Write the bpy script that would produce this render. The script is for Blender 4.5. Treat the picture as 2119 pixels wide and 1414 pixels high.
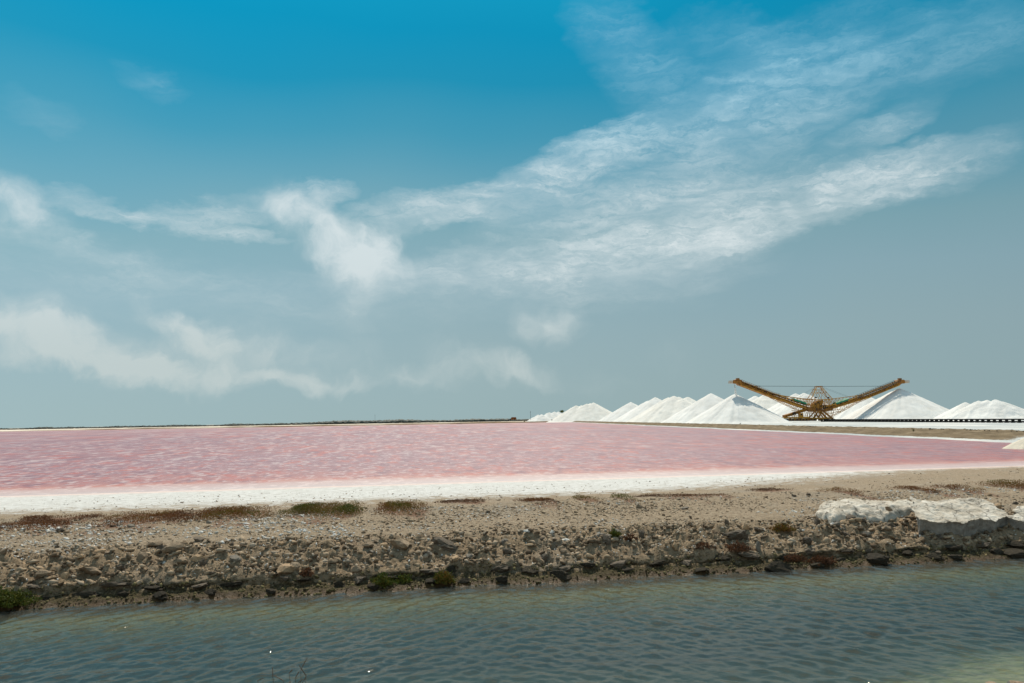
import bpy, bmesh, math, random
import numpy as np
from mathutils import Vector, Matrix, noise as mnoise

# ------------------------------------------------------------------ scene, camera
for o in list(bpy.data.objects):
    bpy.data.objects.remove(o)
scene = bpy.context.scene
COL = scene.collection
rad = math.radians
random.seed(4)
RNG = np.random.default_rng(11)

CAM_H = 4.6
F = 1648.0                     # focal length in photo pixels (28 mm on 36 mm)
PITCH, ROLL = rad(5.60), rad(0.962)
fwd = Vector((0, math.cos(PITCH), math.sin(PITCH)))
up0 = Vector((0, -math.sin(PITCH), math.cos(PITCH)))
xax = Vector((1, 0, 0))
right = (math.cos(ROLL) * xax - math.sin(ROLL) * up0).normalized()
upv = right.cross(fwd).normalized()
cam_data = bpy.data.cameras.new('camera')
cam = bpy.data.objects.new('camera', cam_data)
COL.objects.link(cam)
cam.matrix_world = Matrix(((right.x, upv.x, -fwd.x, 0), (right.y, upv.y, -fwd.y, 0),
                           (right.z, upv.z, -fwd.z, CAM_H), (0, 0, 0, 1)))
cam_data.lens = 28
cam_data.sensor_width = 36
cam_data.clip_start = 0.1
cam_data.clip_end = 40000
scene.camera = cam


def ray(px, py):
    return fwd * F + right * (px - 1059.5) - upv * (py - 707.0)


def at_z(px, py, z):
    d = ray(px, py)
    t = (z - CAM_H) / d.z
    return Vector((d.x * t, d.y * t, z))


def at_y(px, py, y):
    d = ray(px, py)
    t = y / d.y
    return Vector((d.x * t, y, CAM_H + d.z * t))


def azel(px, py):
    d = ray(px, py).normalized()
    return math.degrees(math.atan2(d.x, d.y)), math.degrees(math.asin(d.z))


def srgb(r, g, b):
    f = lambda c: (c / 255 / 12.92) if c / 255 <= 0.04045 else ((c / 255 + 0.055) / 1.055) ** 2.4
    return (f(r), f(g), f(b), 1.0)


# ------------------------------------------------------------------ node helpers
def N(nt, kind, ins=None, **props):
    n = nt.nodes.new(kind)
    for k, v in props.items():
        setattr(n, k, v)
    if ins:
        for k, v in ins.items():
            s = n.inputs[k]
            if isinstance(v, bpy.types.NodeSocket):
                nt.links.new(v, s)
            else:
                s.default_value = v
    return n


def math_(nt, op, a, b=0.0, c=0.0, clamp=False):
    return N(nt, 'ShaderNodeMath', {0: a, 1: b, 2: c}, operation=op, use_clamp=clamp).outputs[0]


def mixc(nt, fac, a, b, mode='MIX'):
    n = N(nt, 'ShaderNodeMix', data_type='RGBA', blend_type=mode)
    for idx, v in ((0, fac), (6, a), (7, b)):
        if isinstance(v, bpy.types.NodeSocket):
            nt.links.new(v, n.inputs[idx])
        else:
            n.inputs[idx].default_value = v
    return n.outputs[2]


def ramp(nt, fac, stops, interp='LINEAR'):
    n = N(nt, 'ShaderNodeValToRGB', {0: fac})
    cr = n.color_ramp
    cr.interpolation = interp
    while len(cr.elements) < len(stops):
        cr.elements.new(0.5)
    for e, (p, c) in zip(cr.elements, stops):
        e.position = p
        e.color = c if len(c) == 4 else (*c, 1)
    return n.outputs[0]


def noise_(nt, vec, scale, detail=4, rough=0.55, dist=0.0, out=0):
    ins = {'Scale': scale, 'Detail': detail, 'Roughness': rough, 'Distortion': dist}
    if vec is not None:
        ins['Vector'] = vec
    return N(nt, 'ShaderNodeTexNoise', ins).outputs[out]


def mapping(nt, vec, loc=(0, 0, 0), rot=(0, 0, 0), scale=(1, 1, 1), kind='POINT'):
    return N(nt, 'ShaderNodeMapping', {'Vector': vec, 'Location': loc, 'Rotation': rot, 'Scale': scale},
             vector_type=kind).outputs[0]


def sstep(nt, v, a, b):
    return N(nt, 'ShaderNodeMapRange', {'Value': v, 'From Min': a, 'From Max': b}, interpolation_type='SMOOTHSTEP').outputs[0]


def new_mat(name):
    m = bpy.data.materials.new(name)
    m.use_nodes = True
    nt = m.node_tree
    nt.nodes.clear()
    out = N(nt, 'ShaderNodeOutputMaterial')
    return m, nt, out


def principled(nt, out, color, rough=0.9, spec=0.3, normal=None, **extra):
    ins = {'Base Color': color, 'Roughness': rough, 'Specular IOR Level': spec}
    if normal is not None:
        ins['Normal'] = normal
    ins.update(extra)
    b = N(nt, 'ShaderNodeBsdfPrincipled', ins)
    nt.links.new(b.outputs[0], out.inputs[0])
    return b


def bump(nt, h, strength=0.5, dist=0.05, normal=None):
    ins = {'Strength': strength, 'Distance': dist, 'Height': h}
    if normal is not None:
        ins['Normal'] = normal
    return N(nt, 'ShaderNodeBump', ins).outputs[0]


# ------------------------------------------------------------------ world: sky with cloud
SUN_EL, SUN_AZ = rad(54), rad(1)       # azimuth from +Y towards +X
world = bpy.data.worlds.new('World')
scene.world = world
world.use_nodes = True
wt = world.node_tree
wt.nodes.clear()
WSTR = 0.1
w_out = N(wt, 'ShaderNodeOutputWorld')
w_bg = N(wt, 'ShaderNodeBackground', {'Strength': WSTR})
wt.links.new(w_bg.outputs[0], w_out.inputs[0])
sky = N(wt, 'ShaderNodeTexSky', sky_type='NISHITA', sun_disc=False)
sky.sun_elevation = SUN_EL
sky.sun_rotation = SUN_AZ
sky.air_density = 1.0
sky.dust_density = 1.6
gen = N(wt, 'ShaderNodeTexCoord').outputs['Generated']
nrm = N(wt, 'ShaderNodeVectorMath', {0: gen}, operation='NORMALIZE').outputs[0]
sep = N(wt, 'ShaderNodeSeparateXYZ', {0: nrm})
w_az = math_(wt, 'MULTIPLY', math_(wt, 'ARCTAN2', sep.outputs[0], sep.outputs[1]), 57.29578)
w_el = math_(wt, 'MULTIPLY', math_(wt, 'ARCSINE', sep.outputs[2]), 57.29578)
ae = N(wt, 'ShaderNodeCombineXYZ', {0: w_az, 1: w_el, 2: 0.0}).outputs[0]
# clear sky: teal overhead paling to a grey-teal horizon; the gradient drifts a little with slow noise
drift = math_(wt, 'MULTIPLY', math_(wt, 'SUBTRACT', noise_(wt, mapping(wt, ae, scale=(.03, .05, 1)), 1.0, 2), 0.5), 7.0)
el2 = math_(wt, 'ADD', w_el, drift)
elf = math_(wt, 'DIVIDE', math_(wt, 'ADD', el2, 2.0), 92.0, clamp=True)
E = lambda d: (d + 2.0) / 92.0
grad = ramp(wt, elf, [(E(-2), srgb(152, 176, 179)), (E(0), srgb(153, 177, 180)), (E(5), srgb(149, 176, 183)),
                      (E(9.5), srgb(141, 174, 185)), (E(13), srgb(128, 169, 181)), (E(16.5), srgb(102, 161, 181)),
                      (E(20), srgb(66, 151, 180)), (E(23.5), srgb(26, 144, 181)), (E(27), srgb(0, 145, 186)),
                      (E(31), srgb(0, 155, 195)), (E(50), srgb(0, 138, 184)), (E(90), srgb(0, 116, 166))])
lr0 = math_(wt, 'SUBTRACT', 1.0 / WSTR, math_(wt, 'MULTIPLY', math_(wt, 'SINE', math_(wt, 'DIVIDE', w_az, 57.29578)), 0.22 / WSTR))
gradx = N(wt, 'ShaderNodeVectorMath', {0: grad, 'Scale': lr0}, operation='SCALE').outputs[0]
clear = mixc(wt, 0.99, sky.outputs[0], gradx)

# domain warp
def warp(vec, scale, amp, detail=3):
    c = noise_(wt, vec, scale, detail, 0.55, 0, out=1)
    d = N(wt, 'ShaderNodeVectorMath', {0: c, 1: (0.5, 0.5, 0.5)}, operation='SUBTRACT').outputs[0]
    s = N(wt, 'ShaderNodeVectorMath', {0: d, 'Scale': amp}, operation='SCALE').outputs[0]
    return N(wt, 'ShaderNodeVectorMath', {0: vec, 1: s}, operation='ADD').outputs[0]

aw_puff = warp(warp(ae, 0.22, 3.2, 2), 0.8, 1.6, 4)
cir_st = mapping(wt, ae, rot=(0, 0, rad(-12)), scale=(0.45, 1.0, 1))
def warp2(vec, drv, scale, amp, detail=3):
    c = noise_(wt, drv, scale, detail, 0.6, 0, out=1)
    d = N(wt, 'ShaderNodeVectorMath', {0: c, 1: (0.5, 0.5, 0.5)}, operation='SUBTRACT').outputs[0]
    s = N(wt, 'ShaderNodeVectorMath', {0: d, 'Scale': amp}, operation='SCALE').outputs[0]
    return N(wt, 'ShaderNodeVectorMath', {0: vec, 1: s}, operation='ADD').outputs[0]
aw_cir = warp2(warp2(ae, cir_st, 0.25, 2.6, 2), cir_st, 1.1, 1.7, 4)

def blobs(vec, lst):
    acc = None
    for (px, py, rx, ry, rot, amp) in lst:
        a, e = azel(px, py)
        k = 0.0325
        m = mapping(wt, vec, loc=(a, e, 0), rot=(0, 0, rad(rot)), scale=(rx * k, ry * k, 1e3), kind='TEXTURE')
        g = N(wt, 'ShaderNodeTexGradient', {'Vector': m}, gradient_type='SPHERICAL').outputs[1]
        acc = math_(wt, 'MULTIPLY', g, amp) if acc is None else math_(wt, 'MULTIPLY_ADD', g, amp, acc)
    return acc

cirrus = [(1150, 545, 560, 66, 3, .8), (1420, 485, 470, 90, 12, 1.0), (1700, 415, 400, 62, 12, 1.1), (1270, 450, 370, 120, 12, .66),
          (1530, 280, 320, 150, 18, .52), (1600, 200, 280, 110, 10, .5), (1190, 335, 260, 64, 20, 1.3), (1400, 400, 160, 60, 15, .3),
          (1290, 285, 190, 60, 20, .6), (930, 432, 280, 52, 8, .9), (1080, 405, 190, 70, 10, .5), (1290, 90, 170, 100, -35, .36),
          (1800, 110, 280, 110, -6, .3), (1560, 110, 220, 80, -20, .35), (1830, 268, 130, 40, 18, .45), (1900, 360, 200, 60, 8, .4), (1430, 200, 220, 90, -20, .32),
          (640, 405, 120, 36, 8, .75), (430, 440, 170, 40, 8, .6), (500, 482, 120, 20, -4, .6), (140, 410, 66, 36, -8, .6),
          (195, 432, 56, 24, 0, .6), (265, 450, 62, 28, 0, .6), (310, 170, 90, 34, -20, .16), (80, 240, 80, 40, -20, .14),
          (200, 525, 330, 30, -9, .36), (280, 580, 700, 80, -5, .2), (1000, 610, 600, 70, 0, .16), (1280, 525, 420, 46, 9, .7), (1600, 455, 420, 46, 12, 1.0), (1350, 585, 300, 40, 5, .3), (2050, 60, 200, 90, 0, .2)]
puffs = [(320, 735, 560, 110, -5, .16), (950, 770, 420, 70, -4, .2), (120, 640, 300, 90, -10, .14), (745, 535, 135, 100, -25, 1.2), (650, 470, 160, 78, -32, .9), (790, 485, 70, 70, 0, .8), (590, 430, 80, 50, -20, .45),
         (30, 425, 135, 62, -22, .95), (60, 690, 200, 80, -16, .75), (230, 735, 250, 66, -12, .8),
         (390, 685, 135, 46, -30, .85), (450, 720, 160, 60, -20, .5), (570, 715, 140, 66, -6, .62), (330, 768, 470, 36, -4, .95),
         (640, 782, 170, 30, -4, .55), (1130, 675, 100, 60, 0, .95), (1010, 752, 190, 46, -14, .6), (1090, 770, 90, 34, -24, .5),
         (860, 778, 200, 36, 0, .45), (750, 650, 90, 62, 0, .42), (380, 806, 70, 18, -6, .4), (1390, 735, 90, 60, 0, .2),
         (1240, 800, 100, 34, 0, .22), (720, 720, 110, 60, 0, .28), (970, 600, 90, 40, 0, .2), (850, 560, 120, 60, 0, .3)]
mC = blobs(aw_cir, cirrus)
mP = blobs(aw_puff, puffs)
# fibres drawn out along the wind, a rippled sheet, and slow gaps
fC = noise_(wt, mapping(wt, aw_cir, rot=(0, 0, rad(-13)), scale=(0.22, 1.5, 1)), 1.0, 6, 0.68, 0.5)
fC2 = noise_(wt, mapping(wt, aw_cir, rot=(0, 0, rad(24)), scale=(1.2, 3.0, 1)), 1.1, 4, 0.6, 0.8)
gap = noise_(wt, mapping(wt, ae, rot=(0, 0, rad(-13)), scale=(0.16, 0.42, 1)), 1.0, 3, 0.55, 0.6)
fP = noise_(wt, aw_puff, 0.42, 6, 0.58, 0.2)
tex = math_(wt, 'ADD', math_(wt, 'MULTIPLY', sstep(wt, fC, 0.26, 0.72), 0.72), math_(wt, 'MULTIPLY', sstep(wt, fC2, 0.28, 0.74), 0.20))
tex = math_(wt, 'MULTIPLY', tex, math_(wt, 'ADD', 0.35, math_(wt, 'MULTIPLY', sstep(wt, gap, 0.34, 0.62), 0.85)))
mC1 = math_(wt, 'SUBTRACT', 1.0, math_(wt, 'EXPONENT', math_(wt, 'MULTIPLY', mC, -1.7)))
dC = math_(wt, 'MULTIPLY', math_(wt, 'MULTIPLY', mC1, math_(wt, 'ADD', math_(wt, 'MULTIPLY', tex, 0.78), 0.24)), 0.92, clamp=True)
dP = math_(wt, 'MULTIPLY', sstep(wt, math_(wt, 'MULTIPLY', mP, math_(wt, 'ADD', math_(wt, 'MULTIPLY', fP, 1.6), 0.05)), 0.0, 1.12), 0.86)
inv = math_(wt, 'MULTIPLY', math_(wt, 'SUBTRACT', 1.0, dC), math_(wt, 'SUBTRACT', 1.0, dP))
fill_cloud = noise_(wt, mapping(wt, nrm, scale=(1, 1, 2.4)), 2.2, 4, 0.6, 0.6)
outside = sstep(wt, math_(wt, 'MAXIMUM', math_(wt, 'ABSOLUTE', w_az), math_(wt, 'ADD', w_el, 6.0)), 36.0, 48.0)
dG = math_(wt, 'MULTIPLY', math_(wt, 'MULTIPLY', sstep(wt, fill_cloud, 0.32, 0.60), outside), 0.70)  # unseen warm clouds added outside the view to neutralise the fill light
dens = math_(wt, 'SUBTRACT', 1.0, math_(wt, 'MULTIPLY', inv, math_(wt, 'SUBTRACT', 1.0, dG)))
low = sstep(wt, w_el, 3.0, 13.0)
ccol = mixc(wt, low, srgb(196, 208, 207), srgb(220, 230, 232))
high = sstep(wt, w_el, 15.0, 25.0)
ccol = mixc(wt, math_(wt, 'MULTIPLY', high, 0.75), ccol, srgb(150, 212, 235))
ccol = mixc(wt, math_(wt, 'MULTIPLY', dG, 1.15, clamp=True), ccol, srgb(234, 222, 203))
ccolx = N(wt, 'ShaderNodeVectorMath', {0: ccol, 'Scale': 1.0 / WSTR}, operation='SCALE').outputs[0]
skyc = mixc(wt, dens, clear, ccolx)
wt.links.new(skyc, w_bg.inputs[0])
world.cycles.sampling_method = 'NONE'

# sun
sun_data = bpy.data.lights.new('sun', 'SUN')
sun_data.energy = 5.0
sun_data.angle = rad(0.53)
sun_data.color = (1.0, 0.91, 0.76)
sun = bpy.data.objects.new('sun', sun_data)
COL.objects.link(sun)
sdir = Vector((math.cos(SUN_EL) * math.sin(SUN_AZ), math.cos(SUN_EL) * math.cos(SUN_AZ), math.sin(SUN_EL)))
sun.rotation_euler = (-sdir).to_track_quat('-Z', 'Y').to_euler()
sun.location = sdir * 500

scene.view_settings.view_transform = 'Standard'
scene.view_settings.look = 'None'
scene.view_settings.gamma = 1
scene.view_settings.exposure = 0.0
scene.view_settings.use_curve_mapping = False
scene.cycles.max_bounces = 8
scene.cycles.transparent_max_bounces = 12
scene.cycles.sample_clamp_indirect = 4

# ------------------------------------------------------------------ numpy noise
_perm = RNG.random((512, 512))


def vnoise(x, y, s=0):
    x = np.asarray(x, float) + s * 17.31
    y = np.asarray(y, float) + s * 9.77
    xi = np.floor(x).astype(int)
    yi = np.floor(y).astype(int)
    fx = x - xi
    fy = y - yi
    fx = fx * fx * fx * (fx * (fx * 6 - 15) + 10)
    fy = fy * fy * fy * (fy * (fy * 6 - 15) + 10)
    g = lambda a, b: _perm[a % 512, b % 512]
    return ((g(xi, yi) * (1 - fx) + g(xi + 1, yi) * fx) * (1 - fy) + (g(xi, yi + 1) * (1 - fx) + g(xi + 1, yi + 1) * fx) * fy) * 2 - 1


def fbm(x, y, oct_=5, s=0, gain=0.5):
    t, a, f, n = 0, 1.0, 1.0, 0
    for i in range(oct_):
        t = t + a * vnoise(np.asarray(x) * f, np.asarray(y) * f, s + i * 3)
        n += a
        a *= gain
        f *= 2.03
    return t / n


def smooth(x, a, b):
    t = np.clip((np.asarray(x, float) - a) / (b - a), 0, 1)
    return t * t * (3 - 2 * t)


# ------------------------------------------------------------------ mesh helpers
def mesh_obj(name, verts, faces, material, parent=None, smooth_shade=False):
    me = bpy.data.meshes.new(name)
    if isinstance(verts, np.ndarray) and isinstance(faces, np.ndarray):
        nv, nf, k = len(verts), len(faces), faces.shape[1]
        me.vertices.add(nv)
        me.vertices.foreach_set('co', verts.astype(np.float32).ravel())
        me.loops.add(nf * k)
        me.loops.foreach_set('vertex_index', faces.astype(np.int32).ravel())
        me.polygons.add(nf)
        me.polygons.foreach_set('loop_start', np.arange(0, nf * k, k, dtype=np.int32))
        me.polygons.foreach_set('loop_total', np.full(nf, k, dtype=np.int32))
        me.update(calc_edges=True)
    else:
        me.from_pydata([tuple(v) for v in verts], [], [tuple(int(i) for i in f) for f in faces])
        me.update()
    me.validate()
    if smooth_shade:
        me.polygons.foreach_set('use_smooth', np.ones(len(me.polygons), dtype=bool))
    if material:
        me.materials.append(material)
    o = bpy.data.objects.new(name, me)
    COL.objects.link(o)
    if parent:
        o.parent = parent
    return o


def fattr(o, name, vals):
    a = o.data.attributes.new(name, 'FLOAT', 'POINT')
    a.data.foreach_set('value', np.asarray(vals, np.float32).ravel())


def grid_faces(nr, nc):
    i = np.arange(nr - 1)[:, None] * nc + np.arange(nc - 1)[None, :]
    return np.stack([i, i + 1, i + nc + 1, i + nc], -1).reshape(-1, 4)


def tag(o, label=None, cat=None, group=None, kind=None):
    if label:
        o['label'] = label
    if cat:
        o['category'] = cat
    if group:
        o['group'] = group
    if kind:
        o['kind'] = kind
    return o


def empty(name, loc=(0, 0, 0), rz=0.0):
    o = bpy.data.objects.new(name, None)
    COL.objects.link(o)
    o.location = loc
    o.rotation_euler = (0, 0, rz)
    o.empty_display_size = 0.2
    return o


class MB:
    """collects boxes, bars and prisms; build() links them as one mesh"""
    def __init__(self):
        self.v, self.f = [], []

    def add(self, vs, fs):
        n = len(self.v)
        self.v += [tuple(v) for v in vs]
        self.f += [tuple(i + n for i in f) for f in fs]

    def box(self, c, s):
        x, y, z = c
        a, b, d = s[0] / 2, s[1] / 2, s[2] / 2
        vs = [(x + i * a, y + j * b, z + k * d) for i in (-1, 1) for j in (-1, 1) for k in (-1, 1)]
        self.add(vs, [(0, 1, 3, 2), (4, 6, 7, 5), (0, 4, 5, 1), (2, 3, 7, 6), (0, 2, 6, 4), (1, 5, 7, 3)])

    def bar(self, p, q, w, h=None):
        p, q = Vector(p), Vector(q)
        h = h or w
        d = (q - p)
        if d.length < 1e-6:
            return
        d.normalize()
        side = d.cross(Vector((0, 0, 1)))
        if side.length < 1e-3:
            side = Vector((1, 0, 0))
        side.normalize()
        u = side.cross(d)
        vs = []
        for e in (p, q):
            for a, b in ((-1, -1), (1, -1), (1, 1), (-1, 1)):
                vs.append(e + side * (a * w / 2) + u * (b * h / 2))
        self.add(vs, [(0, 3, 2, 1), (4, 5, 6, 7), (0, 1, 5, 4), (1, 2, 6, 5), (2, 3, 7, 6), (3, 0, 4, 7)])

    def prism(self, poly, off):
        """poly: world points, off: extrusion vector"""
        off = Vector(off)
        n = len(poly)
        vs = [Vector(p) for p in poly] + [Vector(p) + off for p in poly]
        fs = [tuple(range(n))[::-1], tuple(range(n, 2 * n))] + [(i, (i + 1) % n, n + (i + 1) % n, n + i) for i in range(n)]
        self.add(vs, fs)

    def cyl(self, p, q, r, n=10):
        p, q = Vector(p), Vector(q)
        d = (q - p).normalized()
        a = d.cross(Vector((0, 0, 1)))
        if a.length < 1e-3:
            a = Vector((1, 0, 0))
        a.normalize()
        b = d.cross(a)
        ring = lambda e: [e + (a * math.cos(2 * math.pi * i / n) + b * math.sin(2 * math.pi * i / n)) * r for i in range(n)]
        self.add(ring(p) + ring(q), [tuple(range(n))[::-1], tuple(range(n, 2 * n))] + [(i, (i + 1) % n, n + (i + 1) % n, n + i) for i in range(n)])

    def build(self, name, material, parent=None):
        o = mesh_obj(name, self.v, self.f, material)
        if parent:
            o.parent = parent
            o.matrix_parent_inverse = parent_inv(parent)
        return o


def parent_inv(p):
    m = Matrix.LocRotScale(p.location, p.rotation_euler, p.scale)
    return m.inverted()


# ================================================================== MATERIALS
def geo_pos(nt):
    return N(nt, 'ShaderNodeNewGeometry').outputs['Position']


def attr(nt, name):
    return N(nt, 'ShaderNodeAttribute', attribute_name=name).outputs['Fac']


def m_embankment():
    m, nt, out = new_mat('bank_soil')
    p = geo_pos(nt)
    vv, uu, salt, veg = attr(nt, 'vv'), attr(nt, 'uu'), attr(nt, 'salt'), attr(nt, 'veg')
    n1 = noise_(nt, p, 0.7, 5, 0.6)
    n2 = noise_(nt, p, 6.0, 6, 0.65)
    n3 = noise_(nt, p, 38.0, 4, 0.7)
    sand = ramp(nt, n2, [(0.25, (.19, .132, .080)), (0.5, (.305, .231, .155)), (0.75, (.41, .325, .23))])
    slope = ramp(nt, n2, [(0.25, (.14, .099, .060)), (0.5, (.27, .195, .122)), (0.78, (.41, .31, .208))])
    on_slope = math_(nt, 'MULTIPLY', sstep(nt, math_(nt, 'ADD', vv, math_(nt, 'MULTIPLY', n1, 1.6)), 4.4, 2.6), 1.0)
    c = mixc(nt, on_slope, sand, slope)
    grey = sstep(nt, noise_(nt, p, 0.33, 4, 0.6), 0.5, 0.72)
    c = mixc(nt, math_(nt, 'MULTIPLY', grey, 0.45), c, (.26, .225, .18, 1))
    # algae crust on the low shelf, rust line at the water
    crust = ramp(nt, n3, [(0.3, (.016, .012, .007)), (0.5, (.055, .040, .017)), (0.72, (.14, .11, .048))])
    shelf = sstep(nt, math_(nt, 'ADD', vv, math_(nt, 'MULTIPLY', math_(nt, 'SUBTRACT', n2, 0.5), 0.9)), 0.8, 0.45)
    c = mixc(nt, shelf, c, crust)
    rust = sstep(nt, math_(nt, 'ADD', vv, math_(nt, 'MULTIPLY', math_(nt, 'SUBTRACT', n2, 0.5), 0.4)), 0.26, 0.0)
    c = mixc(nt, math_(nt, 'MULTIPLY', rust, 0.8), c, (.085, .040, .010, 1))
    bed = sstep(nt, vv, -0.2, -0.8)
    bedc = ramp(nt, n2, [(0.3, (.32, .25, .07)), (0.7, (.58, .47, .19))])
    c = mixc(nt, bed, c, bedc)
    deep = sstep(nt, math_(nt, 'ADD', vv, math_(nt, 'MULTIPLY', math_(nt, 'SUBTRACT', n1, 0.5), 1.2)), -0.8, -2.1)
    c = mixc(nt, deep, c, (.055, .075, .075, 1))
    fine = ramp(nt, n3, [(0.3, (.55, .55, .55)), (0.5, (1, 1, 1)), (0.7, (1.3, 1.3, 1.3))])
    c = mixc(nt, 0.8, c, fine, 'MULTIPLY')
    # dried salt
    ns = noise_(nt, mapping(nt, p, scale=(1, 1, 1)), 1.3, 8, 0.80)
    sm = sstep(nt, math_(nt, 'ADD', salt, math_(nt, 'MULTIPLY', math_(nt, 'SUBTRACT', ns, 0.5), 3.0)), 0.15, 0.85)
    sm = math_(nt, 'MULTIPLY', sm, sstep(nt, vv, 9.5, 13.0))
    saltc = ramp(nt, noise_(nt, p, 2.4, 6, 0.7), [(0.3, (.44, .42, .385)), (0.48, (.62, .605, .58)), (0.66, (.72, .71, .69))])
    c = mixc(nt, sm, c, saltc)
    dark = math_(nt, 'MULTIPLY', sstep(nt, noise_(nt, p, 5.5, 3, 0.6), 0.66, 0.72), sm)
    c = mixc(nt, math_(nt, 'MULTIPLY', dark, 0.7), c, (.25, .21, .17, 1))
    # wet pink edge of the crust
    pk = math_(nt, 'MULTIPLY', sstep(nt, math_(nt, 'ADD', vv, math_(nt, 'MULTIPLY', n1, 2.0)), 28.2, 30.5), 0.75)
    c = mixc(nt, pk, c, (.80, .60, .54, 1))
    # reddish plant litter
    vm = sstep(nt, math_(nt, 'ADD', veg, math_(nt, 'MULTIPLY', math_(nt, 'SUBTRACT', n2, 0.5), 1.5)), 0.35, 0.75)
    c = mixc(nt, math_(nt, 'MULTIPLY', vm, 0.8), c, (.17, .075, .04, 1))
    hgt = math_(nt, 'ADD', math_(nt, 'MULTIPLY', n2, 1.0), math_(nt, 'MULTIPLY', n3, 0.5))
    bmp = bump(nt, hgt, 1.0, 0.10)
    wet = math_(nt, 'SUBTRACT', 0.95, math_(nt, 'MULTIPLY', rust, 0.5))
    principled(nt, out, c, wet, 0.25, bmp)
    return m


def m_rock(name, stops, scale=6.0, bumps=0.6, rough=0.9, var=0.35, lichen=None):
    m, nt, out = new_mat(name)
    tc = N(nt, 'ShaderNodeTexCoord').outputs['Object']
    oi = N(nt, 'ShaderNodeObjectInfo')
    off = N(nt, 'ShaderNodeVectorMath', {0: tc, 1: oi.outputs['Location']}, operation='ADD').outputs[0]
    n = noise_(nt, off, scale, 7, 0.65)
    c = ramp(nt, n, stops)
    br = math_(nt, 'ADD', 1.0 - var / 2, math_(nt, 'MULTIPLY', oi.outputs['Random'], var))
    c = mixc(nt, 1.0, c, N(nt, 'ShaderNodeCombineXYZ', {0: br, 1: br, 2: br}).outputs[0], 'MULTIPLY')
    if lichen:
        l = sstep(nt, noise_(nt, off, scale * 0.6, 4, 0.6), 0.55, 0.68)
        c = mixc(nt, math_(nt, 'MULTIPLY', l, 0.6), c, lichen)
    b = bump(nt, noise_(nt, off, scale * 3, 6, 0.7), bumps, 0.05)
    principled(nt, out, c, rough, 0.25, b)
    return m


def m_gravel(name, cols, bumps=0.3):
    m, nt, out = new_mat(name)
    a = attr(nt, 'tone')
    c = ramp(nt, a, [(i / max(1, len(cols) - 1), x) for i, x in enumerate(cols)])
    n = noise_(nt, geo_pos(nt), 22, 4, 0.6)
    c = mixc(nt, 0.5, c, ramp(nt, n, [(0.3, (.45, .45, .45)), (0.7, (1, 1, 1))]), 'MULTIPLY')
    principled(nt, out, c, 0.92, 0.2)
    return m


def m_leaf(name, cols):
    m, nt, out = new_mat(name)
    a = attr(nt, 'tone')
    c = ramp(nt, a, [(i / max(1, len(cols) - 1), x) for i, x in enumerate(cols)])
    b = principled(nt, out, c, 0.65, 0.25)
    tr = N(nt, 'ShaderNodeBsdfTranslucent', {'Color': c})
    mx = N(nt, 'ShaderNodeMixShader', {0: 0.2, 1: b.outputs[0], 2: tr.outputs[0]})
    nt.links.new(mx.outputs[0], out.inputs[0])
    return m


def m_salt(name, tint=(1, 1, 1), dirt=0.4):
    m, nt, out = new_mat(name)
    p = geo_pos(nt)
    n = noise_(nt, mapping(nt, p, scale=(1, 1, .35)), 0.16, 7, 0.6)
    base = ramp(nt, n, [(0.3, (.60 * tint[0], .587 * tint[1], .56 * tint[2])), (0.55, (.71 * tint[0], .697 * tint[1], .672 * tint[2])), (0.8, (.80 * tint[0], .787 * tint[1], .762 * tint[2]))])
    d = sstep(nt, noise_(nt, p, 0.07, 6, 0.7), 0.55, 0.75)
    c = mixc(nt, math_(nt, 'MULTIPLY', d, dirt), base, (.70, .64, .55, 1))
    b = bump(nt, noise_(nt, p, 0.9, 8, 0.7), 0.35, 0.5)
    principled(nt, out, c, 0.95, 0.1, b)
    return m


def m_paint(name, main, rust, amount=0.5, scale=0.6, rough=0.6):
    m, nt, out = new_mat(name)
    p = geo_pos(nt)
    n = noise_(nt, p, scale, 7, 0.65)
    f = sstep(nt, n, 0.62 - amount * 0.3, 0.72 - amount * 0.1)
    v = noise_(nt, p, scale * 4, 4, 0.6)
    c = mixc(nt, f, main, rust)
    c = mixc(nt, 0.4, c, ramp(nt, v, [(0.3, (.55, .55, .55)), (0.7, (1.1, 1.1, 1.1))]), 'MULTIPLY')
    principled(nt, out, c, rough, 0.3)
    return m


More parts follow.
